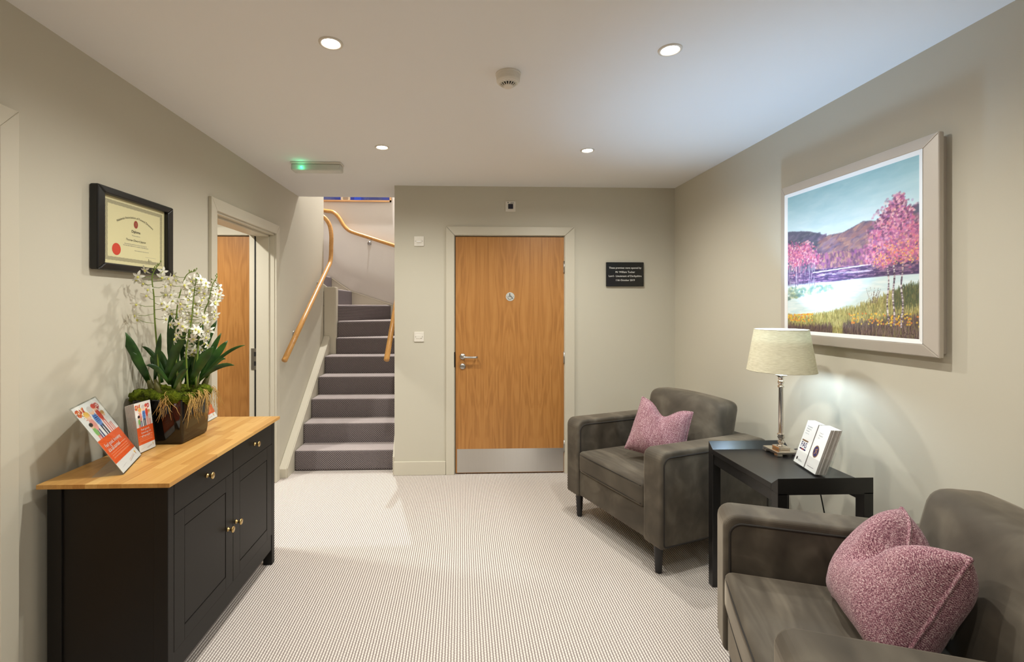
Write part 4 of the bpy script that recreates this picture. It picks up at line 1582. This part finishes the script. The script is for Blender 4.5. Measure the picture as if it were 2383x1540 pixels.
# orchid layout in metres from the pot's base: leaf base, leaf tip, half width, rise of the arch
leaves = [
    ((-0.094, -0.035, 0.281), (-0.177, -0.095, 0.523), 0.021, 0.03),
    ((-0.093, -0.015, 0.247), (-0.151, -0.075, 0.419), 0.019, 0.045),
    ((-0.077, -0.015, 0.272), (-0.024, -0.055, 0.504), 0.012, 0.02),
    ((-0.015, -0.035, 0.291), (0.107, -0.075, 0.531), 0.021, 0.03),
    ((-0.033, 0.005, 0.281), (-0.136, -0.015, 0.439), 0.01, 0.06),
    ((0.017, -0.065, 0.275), (0.116, -0.115, 0.384), 0.013, 0.03),
    ((-0.035, 0.065, 0.223), (-0.073, 0.105, 0.613), 0.022, 0.01),
    ((-0.017, 0.045, 0.237), (-0.032, 0.085, 0.601), 0.018, 0.02),
    ((0.104, -0.035, 0.28), (0.217, -0.055, 0.441), 0.021, 0.02),
    ((0.111, 0.045, 0.278), (0.215, 0.085, 0.459), 0.017, 0.02),
    ((0.115, 0.045, 0.288), (0.317, 0.045, 0.439), 0.008, 0.055),
    ((0.121, 0.065, 0.275), (0.204, 0.085, 0.367), 0.012, 0.06),
    ((0.006, 0.085, 0.23), (0.152, 0.105, 0.559), 0.02, 0.02),
    ((0.058, 0.085, 0.251), (0.068, 0.125, 0.559), 0.022, 0.01),
    ((0.072, -0.115, 0.254), (0.143, -0.135, 0.348), 0.011, 0.03),
    ((-0.078, 0.045, 0.258), (-0.148, 0.065, 0.382), 0.015, 0.03),
    ((0.016, 0.085, 0.24), (0.04, 0.105, 0.441), 0.022, 0.02),
    ((-0.002, 0.045, 0.247), (0.037, 0.085, 0.411), 0.024, 0.02),
    ((-0.057, 0.085, 0.241), (-0.148, 0.115, 0.419), 0.018, 0.03),
    ((0.077, 0.025, 0.25), (0.121, 0.065, 0.444), 0.02, 0.02),
    ((0.061, 0.105, 0.247), (0.163, 0.125, 0.494), 0.014, 0.02),
    ((-0.132, 0.025, 0.262), (-0.169, 0.005, 0.378), 0.012, 0.04),
    ((-0.019, 0.085, 0.23), (-0.092, 0.115, 0.462), 0.02, 0.02),
    ((0.015, 0.105, 0.226), (-0.028, 0.125, 0.483), 0.022, 0.01),
    ((0.079, 0.065, 0.243), (0.015, 0.105, 0.527), 0.018, 0.02),
    ((0.017, -0.055, 0.264), (-0.051, -0.115, 0.362), 0.011, 0.05),
    ((0.144, -0.035, 0.28), (0.322, -0.075, 0.355), 0.011, 0.05),
]
for b_, t_, hw, dr in leaves:
    leaf(OC + Vector(b_), OC + Vector(t_), hw * 1.12, dr)


def flower_mesh():
    mb = MB()
    for k in range(5):
        a = 2 * PI * k / 5 + PI / 2
        L_ = .021 if k != 0 else .022
        w = .0052
        dirv = Vector((math.cos(a), math.sin(a), 0))
        sd = Vector((-math.sin(a), math.cos(a), 0))
        vs, n = [], 4
        for i in range(n + 1):
            u = i / n
            ww = w * math.sin(PI * min(1, .12 + u * .88)) ** .7 if i < n else .0004
            z = .006 * u - .010 * u * u
            c_ = dirv * (.002 + L_ * u) + Vector((0, 0, z))
            vs += [c_ - sd * ww, c_ + Vector((0, 0, -.0012)), c_ + sd * ww]
        fs = []
        for i in range(n):
            b = i * 3
            fs += [(b, b + 1, b + 4, b + 3), (b + 1, b + 2, b + 5, b + 4)]
        mb.add(vs, fs)
    mb.cur = 1
    mb.ball((0, -.003, .003), (.0045, .0055, .003), 8, 6)
    return mb.mesh('flower', [M['petal'], M['lip']], True)


FL = flower_mesh()


def stem_path(pts_):
    return bez([OC + Vector(p) for p in pts_], 6)


stems = [
    [(-0.053, -0.015, 0.247), (-0.052, -0.035, 0.412), (-0.058, -0.045, 0.574), (-0.055, -0.055, 0.675), (-0.057, -0.065, 0.754), (-0.049, -0.065, 0.79), (-0.022, -0.065, 0.83)],
    [(0.009, 0.025, 0.24), (0.001, 0.015, 0.448), (0.015, 0.005, 0.614), (0.031, 0.005, 0.697), (0.065, -0.005, 0.778), (0.109, -0.005, 0.799)],
    [(0.111, -0.075, 0.246), (0.109, -0.085, 0.417), (0.122, -0.085, 0.496), (0.13, -0.075, 0.585), (0.14, -0.075, 0.694), (0.148, -0.075, 0.744), (0.163, -0.075, 0.774)],
    [(0.102, 0.005, 0.243), (0.105, 0.025, 0.447), (0.131, 0.025, 0.593), (0.154, 0.025, 0.656), (0.17, 0.025, 0.728), (0.195, 0.025, 0.776)],
    [(0.059, 0.045, 0.236), (0.08, 0.045, 0.383), (0.112, 0.035, 0.488), (0.132, 0.035, 0.53)],
]
FRONT = Vector((.52, -.85, .06)).normalized()     # the plant faces the room
fl_count = [17, 17, 32, 24, 24]
spread = [.078, .062, .062, .056, .054]
for si, sp_ in enumerate(stems):
    path = stem_path(sp_)
    n = len(path)
    so = part('flower_stem', MB().tube(path, [.0042 - .0026 * i / n for i in range(n)], 8), M['stem'], orc, smooth=True)
    lo_ = .30 if si < 4 else .35
    tw = MB()
    buds = MB()
    for k in range(fl_count[si]):
        u = lo_ + (.82 - lo_) * (k + RNG.uniform(0, .6)) / fl_count[si]
        p = path[min(n - 1, int(u * (n - 1)))]
        side = -1 if k % 2 else 1
        toc = FRONT
        rt = toc.cross(Vector((0, 0, 1))).normalized()
        rad = spread[si] * RNG.uniform(.25, 1.0) * (1.15 - u * .5)
        off = rt * side * rad + Vector((0, 0, 1)) * RNG.uniform(-.006, .020) + toc * RNG.uniform(-.03, .045)
        q = p + off
        tw.tube([p, p.lerp(q, .5) + Vector((0, 0, -.006)), q], [.0013, .0012, .0010], 5)
        nrm = (toc * RNG.uniform(.3, 1.0) + rt * side * RNG.uniform(.1, .9) + Vector((RNG.normal(0, .3), RNG.normal(0, .3), RNG.uniform(-.5, .4)))).normalized()
        up = Vector((RNG.normal(0, .35), RNG.normal(0, .35), 1))
        rr_ = up.cross(nrm).normalized()
        m = frame_m(q, rr_, nrm.cross(rr_))
        s = RNG.uniform(.95, 1.25)
        fo = link('flower', FL, orc, True, None, m @ Matrix.Scale(s, 4))
    if si < 4:
        for k in range(6):
            p = path[min(n - 1, int((.84 + .032 * k) * (n - 1)))]
            q = p + Vector((RNG.normal(0, .007), 0, .006 + RNG.uniform(0, .005)))
            tw.tube([p, q], .0009, 5)
            buds.ball(q, (.0026, .0026, .0045), 8, 6)
        part('bud_cluster', buds, M['stem'], so, smooth=True)['kind'] = 'stuff'
    part('flower_stalk', tw, M['stem'], so, smooth=True)['kind'] = 'stuff'

# ================================================================== armchairs
CW, CD = .90, .83
def arm_poly(y0, y1, z0, z1, rf, rb, rl=.02, n=6):
    """side outline (y, z) of an arm: rounded front top, rear top and lower front"""
    out = []
    for cy_, cz_, r, a0 in ((y1 - rl, z0 + rl, rl, -PI / 2), (y1 - rb, z1 - rb, rb, 0), (y0 + rf, z1 - rf, rf, PI / 2), (y0 + rl, z0 + rl, rl, PI)):
        for i in range(n + 1):
            a = a0 + PI / 2 * i / n
            out.append((cy_ + r * math.cos(a), cz_ + r * math.sin(a)))
    return out


def rot_leg(cx_, cy_, z1):
    return MB().lathe([(.016, 0), (.018, .004), (.026, z1 - .01), (.026, z1)], (cx_, cy_, 0), 20)


def armchair(label, loc, rz):
    t = thing('armchair', label, 'armchair', loc, rz, 'pair of velvet armchairs')
    aw, z0, z1 = .135, .160, .675
    kw = dict(world=False)
    for s in (-1, 1):
        xo, xi = s * CW / 2, s * (CW / 2 - aw)
        a, b = min(xo, xi), max(xo, xi)
        outline = arm_poly(0, CD, z0, z1, .050, .075)
        ar = part('arm', MB().prism(outline, a, b, 'x'), M['velvet'], t, smooth=False, bevel=(.014, 4), **kw)
        for x in (a, b):
            inner = arm_poly(.022, CD - .022, z0 + .012, z1 - .030, .045, .06)
            part('piping', MB().tube([(x, p[0], p[1]) for p in inner], .0048, 6, closed=True), M['velvetdark'], ar, smooth=True, **kw)
    wi = CW / 2 - aw
    part('front_rail', MB().box(-wi, wi, .014, .07, .170, .335), M['velvet'], t, bevel=(.010, 3), **kw)
    part('seat_frame', MB().box(-wi, wi, .06, CD - .12, .180, .325), M['velvet'], t, **kw)
    part('back_frame', MB().box(-wi, wi, CD - .15, CD - .01, .170, .66), M['velvet'], t, bevel=(.02, 3), **kw)
    seat = part('seat_cushion', MB().softbox((0, .325, .402), (wi - .004, .325, .072), .028, (0, .006, .012), 9), M['velvetseat'], t, smooth=True, **kw)
    for z in (.352, .452):
        yy = .004
        part('seam', MB().tube([(-wi + .02, yy, z), (-wi * .5, yy - .006, z + .002), (0, yy - .008, z + .003), (wi * .5, yy - .006, z + .002), (wi - .02, yy, z)], .0026, 6), M['velvetdark'], seat, smooth=True, **kw)

    def lean(p):
        k = (p[2] - .45) * .22
        crown = .018 * (1 - (p[0] / wi) ** 2) * max(0, (p[2] - .6) / .27)
        return (p[0], p[1] + k, p[2] + crown)
    back = part('back_cushion', MB().softbox((0, .60, .655), (wi - .004, .085, .205), .050, (0, .022, .0), 9, lean), M['velvet'], t, smooth=True, **kw)
    pts_ = []
    for x in np.linspace(-wi + .06, wi - .06, 13):
        pts_.append(lean((x, .528, .832)))
    part('seam', MB().tube([(p[0], p[1] - .002, p[2]) for p in pts_], .0020, 6), M['velvetdark'], back, smooth=True, **kw)
    for x in (-CW / 2 + .075, CW / 2 - .075):
        for y in (.055, CD - .07):
            part('leg', rot_leg(x, y, .172), M['legwood'], t, smooth=False, **kw)
    return t


armchair('brown velvet armchair near the oak door with the smaller-looking cushion', (.893, 2.872, 0), math.radians(-69.9))
armchair('brown velvet armchair cut off by the lower edge, closest to the viewer', (.872, 1.434, 0), math.radians(-109.6))


# ------------------------------------------------------------------ cushions
def pillow(name, label, m4, a=.2, T_=.085, chop=.06, crease=.0, n=30):
    t = thing(name, label, 'cushion', m4.translation, group='pink tweed scatter cushions')

    def P_(u, v, s):
        px = a * u * (1 - .07 * (1 - v * v)) * (1 - .10 * max(0, v) * chop / .06 * .8)
        py = a * v * (1 - .07 * (1 - u * u))
        g = math.exp(-(u / .42) ** 2)
        py -= chop * g * max(0, (v + .25) / 1.25) ** 2
        w = max(0, (1 - u ** 4) * (1 - v ** 4)) ** .55
        z = T_ * w
        z *= 1 + .18 * math.exp(-((u) ** 2 + (v + .3) ** 2) / .3)
        if crease:
            z -= crease * math.exp(-((u - .02) / .15) ** 2) * max(0, min(1, (v + .15) / .5)) * w ** .3
        z += .004 * math.sin(u * 7 + v * 5) * w
        return (px, py, s * z)
    mb = MB()
    g = [math.sin(PI / 2 * x) for x in np.linspace(-1, 1, n + 1)]
    for s in (1, -1):
        vs = [P_(u, v, s) for v in g for u in g]
        fs = []
        for j in range(n):
            for i in range(n):
                q = (j * (n + 1) + i, j * (n + 1) + i + 1, (j + 1) * (n + 1) + i + 1, (j + 1) * (n + 1) + i)
                fs.append(q if s > 0 else tuple(reversed(q)))
        mb.add(vs, fs)
    part('cover', mb, M['tweed'], t, smooth=True, matrix=m4)
    edge = [P_(u, -1, 1) for u in g] + [P_(1, v, 1) for v in g[1:]] + [P_(u, 1, 1) for u in reversed(g[:-1])] + [P_(-1, v, 1) for v in list(reversed(g))[1:-1]]
    part('piping', MB().tube(edge, .0055, 7, closed=True), M['tweed'], t, smooth=True, matrix=m4)
    return t


# far cushion: faces the viewer, rolled clockwise
rgt = Vector((.80, -.56, 0)).normalized()
nrm = Vector((-.56, -.80, 0)).normalized()
up = (Vector((0, 0, 1)) * math.cos(.30) - nrm * math.sin(.30)).normalized()
m = frame_m((1.230, 2.895, .675), rgt, up)
m = m @ Matrix.Rotation(-.20, 4, 'Z')
pillow('scatter_cushion', 'pink tweed cushion on the armchair beside the oak door', m, .170, .072, .070, .012)
# near cushion: faces across the room, deep crease
rgt = Vector((.3355, .942, 0))
rgt = -Vector((.3355, .942, 0))
nrm = Vector((-.942, .3355, 0))
up = (Vector((0, 0, 1)) * math.cos(.50) - nrm * math.sin(.50)).normalized()
m = frame_m((1.262, 1.33, .648), rgt, up)
pillow('scatter_cushion', 'pink tweed cushion with a deep crease on the armchair closest to the viewer', m, .185, .106, .105, .070)

# ================================================================== side table, lamp, booklets
tb = thing('side_table', 'black square side table with flared edges between the armchairs', 'side table', (1.5, 2.16, 0))
TX0, TX1, TY0, TY1, TZ = 1.295, 1.70, 1.888, 2.432, .711
part('top_panel', MB().box(TX0, TX1, TY0 + .042, TY1 - .042, TZ - .026, TZ), M['tableblack'], tb, bevel=(.0015, 2))
for s, y in ((1, TY0), (-1, TY1)):
    yi = y + s * .042
    poly = [(y, TZ + .034), (y, TZ - .035), (yi, TZ - .026), (yi, TZ)]
    if s < 0:
        poly = poly[::-1]
    else:
        poly = poly
    part('flared_edge', MB().prism(poly, TX0, TX1, 'x'), M['tableblack'], tb, bevel=(.0015, 2))
    for x0, x1 in ((TX0, TX0 + .042), (TX1 - .042, TX1)):
        part('leg', MB().box(x0, x1, min(y, yi), max(y, yi), 0, TZ - .028), M['tableblack'], tb, bevel=(.002, 2))
part('side_apron', MB().box(TX0 + .006, TX0 + .022, TY0 + .042, TY1 - .042, TZ - .075, TZ - .026), M['tableblack'], tb)
part('side_apron', MB().box(TX1 - .022, TX1 - .006, TY0 + .042, TY1 - .042, TZ - .075, TZ - .026), M['tableblack'], tb)

lx, ly = 1.604, 2.315
lamp = thing('table_lamp', 'nickel column table lamp with a glowing cream tapered shade', 'table lamp', (lx, ly, TZ + .001))
mb = MB()
hw = .058
for sx_ in (-1, 1):
    for sy_ in (-1, 1):
        x0, x1 = sorted((lx + sx_ * hw, lx + sx_ * (hw - .026)))
        y0, y1 = sorted((ly + sy_ * hw, ly + sy_ * (hw - .026)))
        part('foot', MB().box(x0, x1, y0, y1, TZ + .0008, TZ + .012), M['chrome'], lamp, bevel=(.002, 2))
part('base', MB().box(lx - hw, lx + hw, ly - hw, ly + hw, TZ + .011, TZ + .026), M['chrome'], lamp, bevel=(.004, 3))
part('base_step', MB().box(lx - .029, lx + .029, ly - .029, ly + .029, TZ + .025, TZ + .040), M['chrome'], lamp, bevel=(.005, 3))
c = (lx, ly, TZ)
part('column', MB().lathe([(.022, .039), (.012, .044), (.010, .050), (.015, .056), (.015, .062), (.009, .068), (.013, .076), (.0165, .084), (.013, .092), (.017, .096), (.017, .100), (.012, .103),
                           (.0115, .106), (.0105, .330), (.015, .333), (.015, .340), (.010, .345), (.013, .352), (.0155, .360), (.012, .368), (.010, .372), (.014, .377), (.012, .382), (.017, .388), (.027, .393), (.028, .396), (.008, .397)], c, 28), M['chrome'], lamp, smooth=True)
part('neck', MB().tube([(lx, ly, TZ + .396), (lx, ly, TZ + .43)], .0068, 12), M['chrome'], lamp, smooth=True)
part('bulb', MB().ball((lx, ly, TZ + .459), (.028, .028, .032), 20, 14), M['bulbglow'], lamp, smooth=True)
zb, zt_ = 1.128, 1.334
rb, rt_ = .152, .119
sh = part('lamp_shade', MB().lathe([(rb, zb), (rt_, zt_), (rt_ - .002, zt_), (rb - .002, zb), (rb, zb)], (lx, ly, 0), 64, cap=False), M['shade'], lamp, smooth=True)
md = sh.modifiers.new('edges', 'EDGE_SPLIT')
for z, r_ in ((zb, rb - .001), (zt_, rt_ - .001)):
    part('shade_ring', MB().tube([(lx + r_ * math.cos(a), ly + r_ * math.sin(a), z) for a in np.linspace(0, 2 * PI, 49)[:-1]], .0022, 6, closed=True), M['shade'], sh, smooth=True)
mb = MB()
for k in range(3):
    a = 2 * PI * k / 3
    mb.tube([(lx, ly, zb + .10), (lx + (rb - .022) * math.cos(a), ly + (rb - .022) * math.sin(a), zb + .10)], .0015, 5)
part('shade_carrier', mb, M['steel'], sh)
pl = bpy.data.lights.new('lamp_light', 'POINT')
pl.energy = LAMP_W
pl.color = COOL
pl.shadow_soft_size = .036
po_ = bpy.data.objects.new('lamp_light', pl)
COL.objects.link(po_)
po_.location = (lx, ly, TZ + .459)
po_.parent = lamp
po_.matrix_parent_inverse = wm(lamp).inverted()
spot('lamp_uplight', (lx, ly, TZ + .493), LAMP_UP_W, COOL, 2.4, .3, .03, lamp).rotation_euler = (PI, 0, 0)
cordp = bez([(lx + .055, ly + .01, TZ + .012), (lx + .085, ly - .005, TZ + .022), (lx + .105, ly - .05, TZ + .008), (TX1 + .012, ly - .06, TZ - .005), (TX1 + .02, ly - .10, TZ - .12), (TX1 - .02, ly - .2, .45), (TX1 - .06, ly - .30, .30), (TX1 + .06, ly - .34, .12), (XR - .03, ly - .36, .03), (XR - .03, ly - .2, .012)], 8)
part('cord', MB().tube(cordp, .003, 7), M['cord'], lamp, smooth=True)

# booklets in an acrylic holder
TB = TZ + .003
m5, w5 = slanted((1.574, 2.186, TB + .003), (1.537, 1.996, TB + .003), 18, .205)
bh = thing('booklet_holder', 'clear two-slot booklet holder on the black side table', 'booklet holder', (1.57, 2.09, TB))
part('front_panel', MB().box(-w5 / 2 - .003, w5 / 2 + .003, -.1025, -.040, .003, .005), M['acrylic'], bh, matrix=m5)
part('back_panel', MB().box(-w5 / 2 - .003, w5 / 2 + .003, -.086, .02, -.047, -.045), M['acrylic'], bh, matrix=m5)
for x in (-w5 / 2 - .005, w5 / 2 + .003):
    part('side_panel', MB().prism([(-.1025, .005), (-.086, -.047), (-.02, -.047), (-.02, .005)], x, x + .002, 'x'), M['acrylic'], bh, matrix=m5)
part('divider', MB().box(-.001, .001, -.085, -.035, -.045, .003), M['acrylic'], bh, matrix=m5)
bw = w5 / 2 - .0075
for side, cx_, cnt in (('l', -w5 / 4, 7), ('r', w5 / 4, 10)):
    for k in range(cnt):
        zz = .001 - k * .0043
        off = RNG.uniform(-.0012, .0012) if k else 0
        lift = (.0036 - zz) * math.tan(math.radians(18)) + .001
        bk = part('booklet', MB().box(cx_ - bw / 2 + off, cx_ + bw / 2 + off, -.1025 + lift, .1025 + lift, zz - .0036, zz).edge_faces(), [M['paper'], M['paperedge']], matrix=m5)
        if k == 0:
            lab = 'front white booklet with the dark blue FAS logo' if side == 'l' else 'front white booklet with the oval crest'
        else:
            lab = 'white booklet stacked behind the FAS logo booklet' if side == 'l' else 'white booklet stacked behind the oval crest booklet'
        tag(bk, lab, 'booklet', 'booklets in the acrylic holder')
        if k:
            continue
        mm = m5 @ Matrix.Translation((cx_, lift, zz))
        if side == 'l':
            for body, y, wd in (('The Funeral', .078, .040), ('Arbitration', .067, .038), ('Scheme', .056, .027), ('Members list', .044, .030)):
                link('lettering', text_mesh(body, width=wd, mat=M['greyink'], align='LEFT'), bk, True, None, mm @ Matrix.Translation((-.030, y, .0006)))
            flat('logo_bar', rect(-.034, .006, .016, .013), bk, mm, M['brownink'])
            link('logo', text_mesh('FAS', width=.046, height=.026, mat=M['blueink'], bold=.01), bk, True, None, mm @ Matrix.Translation((-.009, -.012, .0006)))
            flat('logo_bar', rect(-.034, -.035, .016, -.028), bk, mm, M['blueink'])
            flat('logo_bar', rect(-.018, -.034, .002, -.029), bk, mm, M['crimson'], .0008)
            flat('crest', ellipse(-.026, -.080, .006, .008), bk, mm, M['ink'])
            flat('print', rect(-.014, -.083, .012, -.081), bk, mm, M['greyink'])
            flat('print', rect(-.014, -.088, .020, -.086), bk, mm, M['greyink'])
        else:
            for body, y, wd in (('Code of', .072, .026), ('Practice', .060, .028), ('2019', .048, .012)):
                link('lettering', text_mesh(body, width=wd, mat=M['greyink'], align='LEFT'), bk, True, None, mm @ Matrix.Translation((-.022, y, .0006)))
            flat('crest', ellipse(-.004, -.012, .021, .028, 30), bk, mm, M['brownink'], .0004)
            flat('crest', ellipse(-.004, -.012, .016, .023, 30), bk, mm, M['blueink'], .0007)
            part('crest_lion', stroke([(-.010, -.024), (-.004, -.014), (-.009, -.004), (.002, .002), (.001, -.010), (.005, -.020)], .0035), M['goldink'], bk, matrix=mm @ Matrix.Translation((0, 0, .0005)))
            flat('print', rect(-.030, -.086, .020, -.084), bk, mm, M['greyink'])
